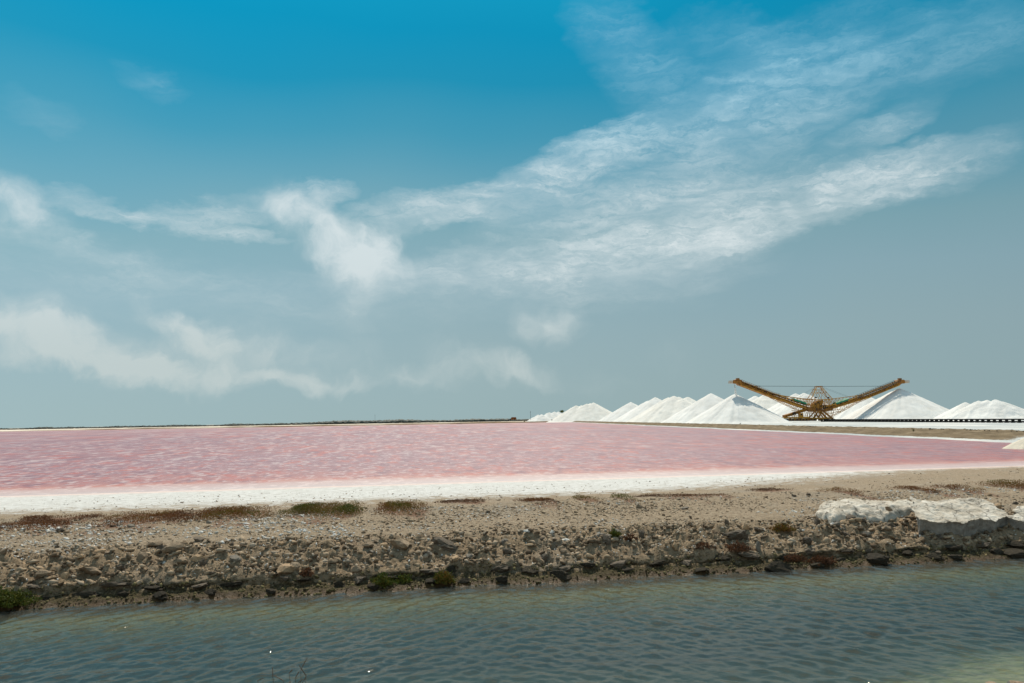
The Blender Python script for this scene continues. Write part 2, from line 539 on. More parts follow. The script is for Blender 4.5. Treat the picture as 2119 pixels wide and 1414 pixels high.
def m_pan():
    """shallow brine, pink with algae, ripples and blown foam streaks"""
    m, nt, out = new_mat('pink_brine')
    p = geo_pos(nt)
    vv = N(nt, 'ShaderNodeVectorMath', {0: p, 1: tuple(EV)}, operation='DOT_PRODUCT').outputs['Value']
    vv = math_(nt, 'SUBTRACT', vv, float(ORG.dot(EV)))
    sx = N(nt, 'ShaderNodeSeparateXYZ', {0: p}).outputs[0]
    pr = mapping(nt, p, rot=(0, 0, rad(-9)))
    wob = noise_(nt, mapping(nt, pr, scale=(.03, .05, 1)), 1.0, 5, 0.6)
    vw = math_(nt, 'ADD', vv, math_(nt, 'MULTIPLY', math_(nt, 'SUBTRACT', wob, 0.5), 4.0))
    # body colour out from the shore
    lg = math_(nt, 'DIVIDE', math_(nt, 'LOGARITHM', math_(nt, 'MAXIMUM', math_(nt, 'SUBTRACT', vw, 26.0), 1.0), 2.718), 7.0)
    body = ramp(nt, lg, [(0.0, (.60, .54, .50)), (0.20, (.60, .50, .46)), (0.295, (.60, .41, .35)), (0.325, (.62, .25, .155)), (0.36, (.49, .17, .12)),
                         (0.44, (.38, .165, .15)), (0.55, (.34, .155, .16)), (0.72, (.29, .145, .165)), (0.86, (.36, .165, .17)), (1.0, (.46, .225, .215))])
    big = noise_(nt, mapping(nt, pr, scale=(.005, .018, 1)), 1.0, 4, 0.6)
    body = mixc(nt, math_(nt, 'MULTIPLY', sstep(nt, big, 0.42, 0.66), 0.45), body, (.24, .15, .19, 1))
    far = sstep(nt, vv, 32, 38)

    # wind ripples: short near the sheltered shore, longer with fetch
    def tri(off, k):
        acc = None
        for (sx_, sy_, a0, a1, b0, b1) in ((1.0, .42, 20, 21, 60, 110), (.50, .13, 50, 90, 170, 260), (.24, .034, 150, 240, 380, 560), (.11, .010, 350, 560, 9000, 9001)):
            n_ = noise_(nt, mapping(nt, pr, loc=(off, off * 2, 0), scale=(sx_ * k, sy_ * k, 1)), 1.0, 2, .6, 0.3)
            w_ = math_(nt, 'MULTIPLY', sstep(nt, vv, a0, a1), sstep(nt, vv, b1, b0))
            t_ = math_(nt, 'MULTIPLY', math_(nt, 'SUBTRACT', n_, 0.5), w_)
            acc = t_ if acc is None else math_(nt, 'ADD', acc, t_)
        return math_(nt, 'ADD', acc, 0.5)
    r1, r2, r3 = tri(2, 1.0), tri(31, 1.7), tri(57, .85)
    body = mixc(nt, math_(nt, 'MULTIPLY', math_(nt, 'MULTIPLY', sstep(nt, r1, 0.50, 0.66), far), 0.8), body, (.45, .11, .085, 1))
    body = mixc(nt, math_(nt, 'MULTIPLY', math_(nt, 'MULTIPLY', sstep(nt, r3, 0.50, 0.66), far), 0.8), body, (.21, .10, .125, 1))
    left = math_(nt, 'ADD', 0.4, math_(nt, 'MULTIPLY', sstep(nt, sx, 50.0, -40.0), 0.6))
    fo = math_(nt, 'MULTIPLY', math_(nt, 'MULTIPLY', sstep(nt, r2, 0.50, 0.66), left), 0.62, clamp=True)
    body = mixc(nt, fo, body, (.62, .50, .48, 1))
    body = mixc(nt, math_(nt, 'MULTIPLY', far, 1.0), body, mixc(nt, 1.0, body, (.82, .80, .83, 1), 'MULTIPLY'))
    rip = noise_(nt, mapping(nt, pr, scale=(.35, 1.1, 1)), 1.0, 6, 0.65, 0.4)
    b = bump(nt, rip, 0.5, 0.35)
    principled(nt, out, body, 0.45, 0.22, b)
    return m


def m_canal():
    m, nt, out = new_mat('canal_water')
    p = geo_pos(nt)
    pr = mapping(nt, p, rot=(0, 0, rad(14)))
    n = noise_(nt, mapping(nt, pr, scale=(1.6, 4.2, 1)), 1.0, 6, 0.62, 0.8)
    n2 = noise_(nt, mapping(nt, p, rot=(0, 0, rad(-24)), scale=(2.2, 6.5, 1)), 1.0, 4, 0.6, 0.5)
    h = math_(nt, 'ADD', n, math_(nt, 'MULTIPLY', n2, 0.6))
    b = bump(nt, h, 0.3, 0.04)
    gl = N(nt, 'ShaderNodeBsdfGlossy', {'Roughness': 0.03, 'Normal': b, 'Color': (1, .94, .87, 1)})
    tr = N(nt, 'ShaderNodeBsdfTransparent', {'Color': (.93, .97, .96, 1)})
    fr = N(nt, 'ShaderNodeFresnel', {'IOR': 1.333, 'Normal': b}).outputs[0]
    turb = N(nt, 'ShaderNodeBsdfDiffuse', {'Color': (.095, .105, .098, 1), 'Normal': b})
    lower = N(nt, 'ShaderNodeMixShader', {0: 0.30, 1: tr.outputs[0], 2: turb.outputs[0]})
    mx = N(nt, 'ShaderNodeMixShader', {0: fr, 1: lower.outputs[0], 2: gl.outputs[0]})
    nt.links.new(mx.outputs[0], out.inputs[0])
    va = N(nt, 'ShaderNodeVolumeAbsorption', {'Color': (.62, .68, .50, 1), 'Density': 0.85})
    nt.links.new(va.outputs[0], out.inputs[1])
    return m


def m_ground(name, stops, scale=0.02, stretch=(1, 1, 1)):
    m, nt, out = new_mat(name)
    p = geo_pos(nt)
    n = noise_(nt, mapping(nt, p, scale=stretch), scale, 8, 0.62)
    c = ramp(nt, n, stops)
    principled(nt, out, c, 0.95, 0.1, bump(nt, noise_(nt, p, 0.8, 6, 0.65), 0.5, 0.3))
    return m


# ================================================================== THE BANK (dike between canal and salt pan)
WL = at_z(0, 1264, 0.0)
WR = at_z(2119, 1154, 0.0)
EU = (WR - WL).normalized()
EV = Vector((-EU.y, EU.x, 0))
_c = at_z(1060, 1207, 0.0)
ORG = WL + EU * (_c - WL).dot(EU)
ORG.z = 0

KV = [-16, -9, -5, -3.4, -2.0, -0.8, 0, .15, .5, .62, .8, 1.1, 1.7, 2.25, 3.5, 6, 8.4, 10, 13, 19, 24, 29, 33, 38, 60]
KZ = [-2.0, -1.9, -1.6, -1.35, -.80, -.22, 0, .09, .14, .30, .42, .54, .78, .95, 1.12, 1.25, 1.36, 1.24, 1.0, .80, .70, .615, .50, .30, -1.0]


def base_z(v):
    return np.interp(v, KV, KZ)


def wob(u):
    return 0.22 * fbm(np.asarray(u) * 0.35, np.zeros_like(u) + 3.1, 4, 5) + 0.05 * fbm(np.asarray(u) * 2.2, np.zeros_like(u), 3, 8)


def fade(v):
    return 1 - smooth(v, 1.5, 4.5)


def relief(u, v):
    """terrain noise; strongest on the canal-side slope"""
    sl = smooth(v, .5, 1.0) * (1 - smooth(v, 2.2, 3.4))
    pl = smooth(v, 2.0, 3.2) * (1 - smooth(v, 12, 18))
    z = sl * (0.20 * fbm(u * 0.8, v * 0.9, 4, 1) + 0.22 * fbm(u * 2.4, v * 2.9, 4, 2) + 0.16 * (np.abs(fbm(u * 6, v * 7, 4, 4)) - .2))
    z = z + pl * (0.07 * fbm(u * 0.5, v * 0.5, 3, 9) + 0.035 * fbm(u * 3, v * 3, 4, 3))
    z = z + smooth(v, 7, 8.2) * (1 - smooth(v, 9, 10.5)) * 0.08 * (fbm(u * 0.7, v * 0.7, 3, 13))
    z = z + smooth(v, 12, 16) * (1 - smooth(v, 24, 30)) * 0.03 * fbm(u * 1.2, v * 1.2, 4, 21)
    sh = smooth(v, -.3, .1) * (1 - smooth(v, .5, .75))
    z = z + sh * (0.06 * fbm(u * 3.5, v * 5, 4, 31) + 0.03 * fbm(u * 11, v * 13, 2, 33))
    return z


def H(u, v):
    return base_z(v) + relief(np.asarray(u, float), np.asarray(v, float))


def P(u, v, z=None):
    """bank coordinates to world"""
    vv = float(v + wob(np.array([u]))[0] * fade(v))
    if z is None:
        z = float(H(np.array([float(u)]), np.array([float(v)]))[0])
    q = ORG + EU * u + EV * vv
    return Vector((q.x, q.y, z))


def on_bank(px, py):
    """photo pixel to bank (u, v)"""
    z = 1.0
    for _ in range(12):
        w = at_z(px, py, z)
        u = (w - ORG).dot(EU)
        v = (w - ORG).dot(EV)
        v -= float(wob(np.array([u]))[0] * fade(v))
        z = 0.5 * z + 0.5 * float(H(np.array([u]), np.array([v]))[0])
    return u, v


MATS = [  # creeping plants: x0, x1, y, half-depth px, height m, tone range, leaves, label
    (0, 185, 1080, 10, .13, (.55, .95), 900, 'thin rust-brown strip of creeping plants at the left edge behind the rubble'),
    (180, 420, 1073, 9, .14, (.45, .95), 1100, 'long rust-brown strip of creeping plants left of the thick olive strip'),
    (415, 570, 1063, 8, .2, (.3, .8), 1100, 'thick olive and rust strip of creeping plants just left of the largest olive mat'),
    (592, 750, 1060, 11, .3, (.1, .6), 1700, 'largest olive-green mat of creeping plants on the crest of the bank'),
    (775, 888, 1053, 7, .2, (.25, .7), 800, 'smaller olive mat of creeping plants beside the flat stone on the crest'),
    (900, 1020, 1040, 6, .1, (.7, 1.0), 350, 'sparse dark red creeping plants right of the olive mats'),
    (1078, 1148, 1039, 6, .13, (.55, .95), 350, 'small red-brown creeping plant patch near the middle of the crest'),
    (1196, 1222, 1035, 4, .12, (.1, .5), 120, 'little pale green plant at the rear edge of the bank in mid picture'),
    (1274, 1300, 1033, 4, .14, (.05, .4), 120, 'little olive plant just left of the faint rust band'),
    (1300, 1510, 1028, 5, .08, (.7, 1.0), 420, 'faint rust band of creeping plants across the rear of the bank'),
    (1545, 1640, 1015, 3, .08, (.75, 1.0), 200, 'thin dark red plant line right of the faint rust band'),
    (1735, 1762, 1019, 5, .18, (.4, .8), 160, 'compact brown bush behind the left end of the pale rock'),
    (1874, 1926, 1014, 5, .16, (.4, .85), 280, 'brown creeping plant patch directly behind the pale rock'),
    (1958, 2006, 1011, 4, .14, (.45, .85), 220, 'brown creeping plant patch behind the right half of the pale rock'),
    (2066, 2160, 1010, 8, .22, (.35, .85), 600, 'broad brown plant patch at the right edge of the picture behind the bank'),
]
SHRUBS = [  # px, py(base), width px, height px, tone range, leaves, label
    (12, 1250, 82, 32, (0, .3), 1500, 'bushy green shrub at the left edge beside the water'),
    (792, 1207, 46, 22, (0, .35), 700, 'dark green tuft low on the slope, left of the close pair'),
    (836, 1206, 32, 20, (0, .3), 450, 'smaller dark green tuft, right of the close pair by the water'),
    (918, 1204, 42, 25, (.05, .6), 650, 'yellow-green tuft with brown stems right of the green pair by the water'),
    (1270, 1112, 24, 18, (0, .35), 300, 'single green tuft at the top of the slope in mid picture'),
    (1618, 1098, 44, 16, (.2, .7), 400, 'olive-brown bush at the top of the slope left of the pale rock'),
    (1642, 1160, 46, 14, (.72, 1.0), 420, 'low rust-brown bush by the water, left of the two below the pale rock'),
    (1702, 1164, 50, 16, (.72, 1.0), 480, 'low red-brown bush by the water below the left end of the pale rock'),
    (1530, 1164, 50, 16, (.72, 1.0), 380, 'dark red-brown clump above the waterline in the right half'),
    (1456, 1162, 40, 13, (.75, 1.0), 260, 'thin reddish clump above the waterline right of the middle'),
    (635, 1203, 30, 14, (.75, 1.0), 250, 'brown withered clump beside the pale lump low on the slope'),
    (1306, 1156, 24, 15, (.75, 1.0), 160, 'withered spiky tuft low on the slope in mid picture'),
]
mats_uv = []
for (x0, x1, y, hd, h, tr, n, lab) in MATS:
    ua, va = on_bank(x0, y + (x0 - (x0 + x1) / 2) * -0.03)
    ub, vb = on_bank(x1, y + (x1 - (x0 + x1) / 2) * -0.03)
    _, vt = on_bank((x0 + x1) / 2, y - hd)
    um, vm = on_bank((x0 + x1) / 2, y)
    _, vl = on_bank((x0 + x1) / 2, y + hd)
    mats_uv.append((ua, ub, um, vm, max(.25, min(2.2, (vt - vl) / 2)), h))

# mesh
u_f = np.arange(-19, 44, 0.075)
u_c = np.concatenate([-19 - np.cumsum(np.geomspace(.2, 60, 22))[::-1], u_f, u_f[-1] + np.cumsum(np.geomspace(.2, 60, 22))])
rows = list(np.concatenate([[-16, -12, -9, -7, -5, -4, -3.4, -2.7, -2.0, -1.5, -1.1, -.8, -.55, -.35, -.2, -.1], np.arange(-.04, .56, .05)]))
rows += ['a', 'b', 'c', 'd', 'e']
rows += list(np.arange(.80, 3.4, .055)) + list(np.arange(3.4, 10.5, .10)) + list(np.arange(10.5, 32, .35)) + [32.5, 33.5, 35, 38, 45, 60]
U = u_c
lip = np.clip(0.2 + 1.9 * fbm(U * 0.7, U * 0 + 7, 4, 41), -.6, 1)
VV, ZZ = [], []
for r in rows:
    if isinstance(r, str):
        k = {'a': (.60 + .05 * lip, .16), 'b': (.64 + .08 * lip, .18 + 0 * lip), 'c': (.67 + .06 * lip, .22 + .02 * lip),
             'd': (.70 - .07 * lip, .27 + .04 * lip), 'e': (.74 - .04 * lip, .34 + .03 * lip)}[r]
        nv = 0.16 * fbm(U * 1.7, U * 0 + 5, 3, 50) + 0.07 * fbm(U * 5, U * 0 + ord(r), 3, 51)
        VV.append(k[0] + nv)
        ZZ.append(k[1] + 0.14 * fbm(U * 1.3, U * 0, 4, 53) + 0.07 * fbm(U * 5, U * 0 + ord(r), 3, 52) + 0 * U)
    else:
        v = np.full_like(U, r)
        VV.append(v)
        ZZ.append(H(U, v))
VV, ZZ = np.array(VV), np.array(ZZ)
UU = np.broadcast_to(U, VV.shape)
wv = VV + wob(U)[None, :] * fade(VV)
X = ORG.x + EU.x * UU + EV.x * wv
Y = ORG.y + EU.y * UU + EV.y * wv
verts = np.stack([X, Y, ZZ], -1).reshape(-1, 3)
bank = mesh_obj('embankment', verts, grid_faces(*VV.shape), m_embankment(), smooth_shade=True)
tag(bank, kind='structure')
fattr(bank, 'vv', VV)
fattr(bank, 'uu', UU)
vs = 16.6 + 12.5 * smooth(UU, 4, 40) + 1.2 * fbm(UU * .12, VV * .3, 3, 61)
fattr(bank, 'salt', np.clip((VV - vs) / 8.0 + .45, 0, 1.5))
vegm = np.zeros_like(VV)
for (ua, ub, um, vm, dv, h) in mats_uv:
    a = (UU - um) / (max(.3, (ub - ua) / 2) * 1.1)
    b = (VV - vm + 0.25) / (dv * 1.9)
    vegm = np.maximum(vegm, np.clip(.75 - (a ** 4 + b * b) + .55 * fbm(UU * 1.3, VV * 1.6, 3, 99), 0, .8))
fattr(bank, 'veg', vegm)

# ------------------------------------------------------------------ wide ground, pan, canal, near bank
gm = m_ground('far_ground', [(0.3, (.25, .2, .14)), (0.55, (.36, .3, .22)), (0.75, (.55, .5, .43))], 0.01, (1, 3, 1))
S = 14000.0
ground = mesh_obj('ground', [(-S, -3000, -2.6), (S, -3000, -2.6), (S, S * 1.5, -2.6), (-S, S * 1.5, -2.6)], [(0, 1, 2, 3)], gm)
tag(ground, kind='structure')

PAN_Z = 0.6
pm = m_pan()
sA = ORG + EU * -900 + EV * 26
sB = ORG + EU * 160 + EV * 26
pan = mesh_obj('pan_water', [(sA.x, sA.y, PAN_Z), (sB.x, sB.y, PAN_Z), (130, 1300, PAN_Z), (-1500, 1300, PAN_Z)], [(0, 1, 2, 3)], pm)
tag(pan, kind='structure')

# canal water: grid with travelling ripples
xs = np.concatenate([-17 - np.cumsum(np.geomspace(.1, 30, 22))[::-1], np.arange(-17, 21, .05), 21 + np.cumsum(np.geomspace(.1, 30, 22))])
tv = np.concatenate([np.arange(-14.5, 1.2, .045)])
Uw, Vw = np.meshgrid(xs, tv)
Xw = ORG.x + EU.x * Uw + EV.x * Vw
Yw = ORG.y + EU.y * Uw + EV.y * Vw
Zw = np.zeros_like(Xw)
wr = np.random.default_rng(5)
rgt = smooth(Uw + 3 * vnoise(Uw * .15, Vw * .15, 3), -7, 9)
for i in range(84):
    lam = 0.16 * (0.70 / 0.16) ** wr.random()
    m_ = i % 3
    th = rad((146, 40, 92)[m_]) + wr.normal(0, (.20, .20, .45)[m_])
    k = 2 * math.pi / lam
    amp = (.0072, .0072, .0044)[m_] * lam ** 0.95
    ph = wr.random() * 6.28
    env = (0.55 + 0.9 * vnoise(Xw * .45 + i, Yw * .45, i)) * ((1.15 - rgt, .15 + rgt, 1.0)[m_])
    Zw += amp * env * np.sin(k * (Xw * math.cos(th) + Yw * math.sin(th)) + ph + 1.0 * vnoise(Xw * .6, Yw * .6, i + 7))
Zw *= (np.abs(Uw) < 60)
nr, nc = Xw.shape
wverts = np.stack([Xw, Yw, Zw], -1).reshape(-1, 3)
top = grid_faces(nr, nc)
# close it into a body of water: skirt and bottom
ring = list(range(nc)) + [r * nc + nc - 1 for r in range(1, nr)] + [(nr - 1) * nc + c for c in range(nc - 2, -1, -1)] + [r * nc for r in range(nr - 2, 0, -1)]
low_v = wverts[ring].copy()
low_v[:, 2] = -2.3
n0 = len(wverts)
k = len(ring)
faces = [tuple(f) for f in top] + [(ring[i], n0 + i, n0 + (i + 1) % k, ring[(i + 1) % k]) for i in range(k)] + [tuple(range(n0 + k - 1, n0 - 1, -1))]
canal = mesh_obj('canal_water', list(np.concatenate([wverts, low_v])), faces, m_canal(), smooth_shade=True)
tag(canal, kind='structure')

# near bank under the photographer
xs = np.concatenate([np.linspace(-300, -30, 12), np.arange(-29, 32, .3), np.linspace(33, 300, 12)])
ts = np.concatenate([[-40, -10, 0], np.arange(1, 9, .5), np.arange(9, 16.5, .12), np.arange(16.5, 27, .5)])
Xn, Tn = np.meshgrid(xs, ts)
edge = 11.6 + 0.02 * Xn + 2.3 * np.exp(-((Xn - 10.5) / 3.0) ** 2) + 0.35 * fbm(Xn * .4, Xn * 0, 3, 71)
zz = np.where(Tn < edge, np.interp(edge - Tn, [0, .4, 2, 6, 9, 12, 60], [0, .12, .5, 1.6, 2.6, 2.9, 2.9]),
              -np.interp(Tn - edge, [0, .8, 2.0, 5.0, 9.0, 14.0], [0, .09, .22, .72, 1.5, 2.5]))
zz = zz + 0.05 * fbm(Xn * 2, Tn * 2, 4, 72)
nbm, nt, out = new_mat('near_bank_soil')
pz = N(nt, 'ShaderNodeSeparateXYZ', {0: geo_pos(nt)}).outputs[2]
nn = noise_(nt, geo_pos(nt), 4.0, 6, 0.65)
dry = ramp(nt, nn, [(0.3, (.16, .12, .08)), (0.7, (.36, .29, .2))])
sub = ramp(nt, nn, [(0.3, (.20, .20, .10)), (0.7, (.46, .43, .24))])
c = mixc(nt, sstep(nt, pz, 0.06, -0.08), dry, sub)
c = mixc(nt, sstep(nt, math_(nt, 'ADD', pz, math_(nt, 'MULTIPLY', math_(nt, 'SUBTRACT', nn, 0.5), 0.5)), -0.12, -0.6), c, (.055, .075, .075, 1))
principled(nt, out, c, 0.9, 0.2, bump(nt, nn, 0.7, 0.08))
nb = mesh_obj('near_bank', np.stack([Xn, Tn, zz], -1).reshape(-1, 3), grid_faces(*Xn.shape), nbm, smooth_shade=True)
tag(nb, kind='structure')

# ------------------------------------------------------------------ works ground with the shore berm (right) and far shore
LAND_Z = 1.0
yy = np.concatenate([np.arange(88, 130, .5), np.arange(130, 420, 1.0), np.arange(420, 1000, 5), np.arange(1000, 1400, 40)])
xk = np.array([58, 62, 63.2, 64, 64.6, 65.5, 66.5, 67.5, 68.5, 69.3, 70, 70.6, 71.2, 72, 73, 74, 75, 76.5, 79, 85, 95, 110, 140, 170, 200, 240, 300, 500, 1500, 4000])
zk = np.array([.1, .5, .57, .60, .70, .92, 1.18, 1.45, 1.68, 1.82, 1.90, 1.92, 1.86, 1.7, 1.45, 1.25, 1.1, 1.02] + [LAND_Z] * 12)
Xk, Yk = np.meshgrid(xk, yy)
Zk = np.broadcast_to(zk, Xk.shape).copy()
bm_ = np.clip((Zk - .62) / 1.2, 0, 1) * (Xk < 76)
Zk += bm_ * (0.16 * fbm(Yk * .35, Xk * .5, 4, 81) + .1 * fbm(Yk * 1.1, Xk * .8, 3, 82))
endf = smooth(Yk, 96, 112)
Zk = np.where(Xk < 76, Zk * endf + (1 - endf) * np.minimum(Zk, np.interp(Xk, [58, 63, 66, 76], [.1, .57, .85, 1.0])), Zk)
Xk2 = Xk + np.where(Xk < 80, 1.2 * fbm(Yk * .05, Yk * 0, 3, 83) + .4 * fbm(Yk * .3, Yk * 0, 3, 84), 0)
wm, nt, out = new_mat('works_ground')
p = geo_pos(nt)
soil = ramp(nt, noise_(nt, mapping(nt, p, scale=(1, .25, 1)), 0.9, 7, 0.66), [(0.28, (.085, .062, .037)), (0.5, (.165, .122, .075)), (0.75, (.26, .20, .13))])
saltc = ramp(nt, noise_(nt, mapping(nt, p, scale=(1, .3, 1)), 0.08, 6, 0.6), [(0.35, (.34, .37, .38)), (0.62, (.58, .575, .55))])
f = attr(nt, 'salt')
fm = sstep(nt, math_(nt, 'ADD', f, math_(nt, 'MULTIPLY', math_(nt, 'SUBTRACT', noise_(nt, p, .7, 5, .65), .5), .7)), .4, .6)
principled(nt, out, mixc(nt, fm, soil, saltc), .95, .1, bump(nt, noise_(nt, p, 1.5, 6, .7), .7, .3))
works = mesh_obj('works_ground', np.stack([Xk2, Yk, Zk], -1).reshape(-1, 3), grid_faces(*Xk.shape), wm, smooth_shade=True)
sm = smooth(Xk, 73.0, 75.5) * (1 - smooth(Xk, 320, 800)) + (1 - smooth(Xk, 64.6, 65.3))
sm = np.maximum(sm, (1 - smooth(Yk, 100, 112)) * .8 * (Xk < 72))
fattr(works, 'salt', sm)
tag(works, kind='structure')

# far shore: low pale flats with brown dikes
xs = np.concatenate([np.linspace(-9000, -1300, 20), np.arange(-1200, 140, 6.0)])
ts = np.array([0, 2, 5, 9, 14, 20, 28, 40, 60, 90, 130, 180, 240, 320, 420, 560, 800, 1300, 2500, 5000, 9000])
Xf, Tf = np.meshgrid(xs, ts)
sh = 925 + 60 * fbm(Xf * .004, Xf * 0, 4, 91) + 30 * smooth(Xf, -300, 0) + 8 * fbm(Xf * .05, Xf * 0, 3, 92)
dk1 = (0.35 + .65 * smooth(Xf, -600, -420)) * (0.8 + .3 * fbm(Xf * .03, Xf * 0, 3, 93))
Zf = np.interp(Tf, [0, 2, 20, 30, 40, 60, 180, 240, 320, 420, 800, 9000], [.5, .62, .75, 0, 0, .9, 1.0, 1.2, 1.2, 1.3, 1.8, 2.6])
Zf = np.where((Tf >= 9) & (Tf <= 40), .75 + dk1 * np.interp(Tf, [9, 20, 28, 40], [0, 1.5, 1.4, .1]), Zf)
Zf = Zf + .2 * fbm(Xf * .02, Tf * .05, 3, 94) * (Tf > 4)
fm_, nt, out = new_mat('far_flats')
p = geo_pos(nt)
a1 = attr(nt, 'dike')
fl = ramp(nt, noise_(nt, mapping(nt, p, scale=(.004, .03, 1)), 1.0, 6, .6), [(0.3, (.38, .30, .22)), (0.46, (.62, .54, .44)), (0.62, (.76, .70, .62))])
dkc = ramp(nt, noise_(nt, p, .15, 5, .6), [(0.3, (.085, .05, .028)), (0.7, (.20, .125, .065))])
principled(nt, out, mixc(nt, a1, fl, dkc), .95, .1)
far = mesh_obj('far_shore', np.stack([Xf, sh + Tf, Zf], -1).reshape(-1, 3), grid_faces(*Xf.shape), fm_, smooth_shade=True)
tag(far, kind='structure')
fattr(far, 'dike', np.where((Tf > 4) & (Tf < 41), np.clip(dk1 + .15 + .4 * fbm(Xf * .02, Tf * 0, 3, 95), 0, 1), np.where(Tf > 500, .5, 0)))

# ================================================================== SALT PILES
saltm = m_salt('heaped_salt')
saltm2 = m_salt('older_heaped_salt', (1, .985, .955), .35)
SLOPE = math.tan(rad(30))


def pile(label, peaks, cell=.6, seed=0, rough=1.0, slope=SLOPE, mat=saltm, flute=1.0, extra=None, cat='salt pile', base=LAND_Z, round_=.5):
    """peaks: (X, Y, z of the top); surface is the union of their talus cones"""
    rmax = max((p[2] - base) / slope for p in peaks) + 2
    x0, x1 = min(p[0] for p in peaks) - rmax, max(p[0] for p in peaks) + rmax
    y0, y1 = min(p[1] for p in peaks) - rmax, max(p[1] for p in peaks) + rmax
    gx, gy = np.meshgrid(np.arange(x0, x1, cell), np.arange(y0, y1, cell))
    wx = gx + .35 * rough * fbm(gx * .25, gy * .25, 3, seed + 1)
    wy = gy + .35 * rough * fbm(gx * .25, gy * .25, 3, seed + 2)
    z = np.full_like(gx, -50.0)
    for (px, py, pz) in peaks:
        d = np.hypot(wx - px, wy - py)
        an = np.arctan2(wy - py, wx - px)
        lob = 1 + .035 * flute * fbm(np.cos(an) * 3.0, np.sin(an) * 3.0, 3, seed + 5)
        r = np.sqrt(d * d + round_ ** 2) - round_ * .6
        gul = .38 * flute * np.minimum(d / 8, 1) * fbm(np.cos(an) * 11 + d * .02, np.sin(an) * 11, 3, seed + 9)
        z = np.maximum(z, pz - r * slope * lob + gul)
    low = np.clip((base + 1.6 - z) / 3.2, 0, 1)
    z = z + low * low * 1.0
    z = z + .09 * rough * fbm(gx * .45, gy * .45, 5, seed + 20)
    if extra is not None:
        z = extra(gx, gy, z)
    z = np.maximum(z, base - .5)
    me = np.stack([gx, gy, z], -1).reshape(-1, 3)
    f = grid_faces(*gx.shape)
    keep = (z.reshape(-1)[f] > base - .49).any(1)
    o = mesh_obj('salt_pile', me, f[keep], mat, smooth_shade=True)
    bmm = bmesh.new()
    bmm.from_mesh(o.data)
    loose = [v for v in bmm.verts if not v.link_faces]
    bmesh.ops.delete(bmm, geom=loose, context='VERTS')
    bmm.to_mesh(o.data)
    bmm.free()
    tag(o, label, cat, 'salt piles of the works')
    return o


def pk(px, py, y):
    q = at_y(px, py, y)
    return (q.x, q.y, q.z)


def step_extra(apex, dirv, h, length, w=.8, side=1):
    """a slumped step: the surface to one side of a line down from the apex sits lower"""
    def f(gx, gy, z):
        dx, dy = gx - apex[0], gy - apex[1]
        L = math.hypot(*dirv)
        tx, ty = dirv[0] / L, dirv[1] / L
        s = dx * tx + dy * ty
        n = (-dx * ty + dy * tx) * side + .8 * fbm(s * .15, s * 0, 3, 77)
        drop = h * smooth(n, 0, w) * np.exp(-np.maximum(n, 0) / 9.0) * smooth(s, -1, 3)
        return z - drop
    return f


YL, YR = 394.0, 406.0
gA = pk(1521, 815, YL)
pile('tall white salt cone under the falling salt at the left boom tip', [gA], .5, 1)
kA = pk(1861, 803, YR)
pile('tallest salt cone under the right boom tip with a dark slanting shadow', [kA, (kA[0] - 1.5, kA[1] + 5, kA[2] - 1.5)], .5, 2, slope=math.tan(rad(29)))
pile('pointed salt cone just left of the cone under the falling salt', [pk(1471, 814, 441)], .7, 3)
pile('long salt ridge with four small peaks left of the pointed cone', [pk(1383, 822, 535), pk(1394, 819, 522), pk(1404, 821, 540), pk(1422, 821, 525), pk(1413, 825, 515)], .8, 4, 1.4, mat=saltm2)
pile('salt cone with a lower left shoulder left of the four-peaked ridge', [pk(1356, 822, 615), pk(1340, 829, 628)], .9, 5)
pile('smooth salt cone between the flat-topped heap and the shouldered cone', [pk(1305, 832, 740)], 1.0, 6)
pile('broad flat-topped salt heap at the left of the row', [pk(1192, 839, 930), pk(1203, 838.5, 935), pk(1214, 835.5, 925), pk(1221, 834.5, 930), pk(1228, 833, 925)], 1.2, 7, 1.2, mat=saltm2)
pile('low ragged salt mound at the far left end of the row', [pk(1114, 858, 1050), pk(1121, 857.5, 1040), pk(1136, 853.5, 1080), pk(1147, 852, 1080), pk(1155, 852, 1090)], 1.2, 8, 3.0)
pile('small salt peak showing just right of the falling-salt cone', [pk(1562, 819, 655)], 1.0, 9)
hA = pk(1580, 817, 620)
def h_extra(gx, gy, z):
    z = step_extra((hA[0] + 17, hA[1]), (-.35, -.94), 1.1, 30, .9, 1)(gx, gy, z)
    return step_extra((hA[0] + 24, hA[1]), (-.35, -.94), 1.1, 30, .9, 1)(gx, gy, z)
pile('long salt ridge behind the left boom with slanting grooves', [hA, pk(1592, 817, 620), pk(1606, 818, 620), pk(1618, 820, 620)], .8, 10, 1.3, mat=saltm2, extra=h_extra)
pile('twin-peaked salt heap behind the lattice mast', [pk(1646, 814, 560), pk(1664, 813, 548), pk(1672, 816, 550)], .8, 11, 1.2)
pile('salt cone behind the right boom left of the tallest cone', [pk(1786, 815, 455)], .7, 12)
pile('low ragged salt heap at the right edge beyond the conveyor', [pk(2060, 826, 335), pk(2040, 827, 337), pk(2025, 829, 338), pk(2075, 830, 335), pk(2100, 839, 337), pk(2130, 842, 340)], .5, 13, 2.6)
pile('smaller rounded salt peak left of the ragged heap at the right edge', [pk(1997, 832, 352)], .6, 14)
# shore mound at the right edge
sm_pk = [(54.9, 86.2, 2.25), (56.2, 86.5, 2.5), (58.5, 87, 2.6), (61.5, 88, 2.7), (55.9, 85.3, 1.9), (54.0, 86.0, 1.3)]
shm = m_salt('crusted_shore_salt', (.86, .79, .68), 1.0)
o = pile('pale crusted mound standing in the pink water at the right edge', sm_pk, .15, 15, 2.2, slope=math.tan(rad(50)), mat=shm, base=PAN_Z, cat='salt mound', round_=.8)
o.name = 'shore_mound'
del o['group']

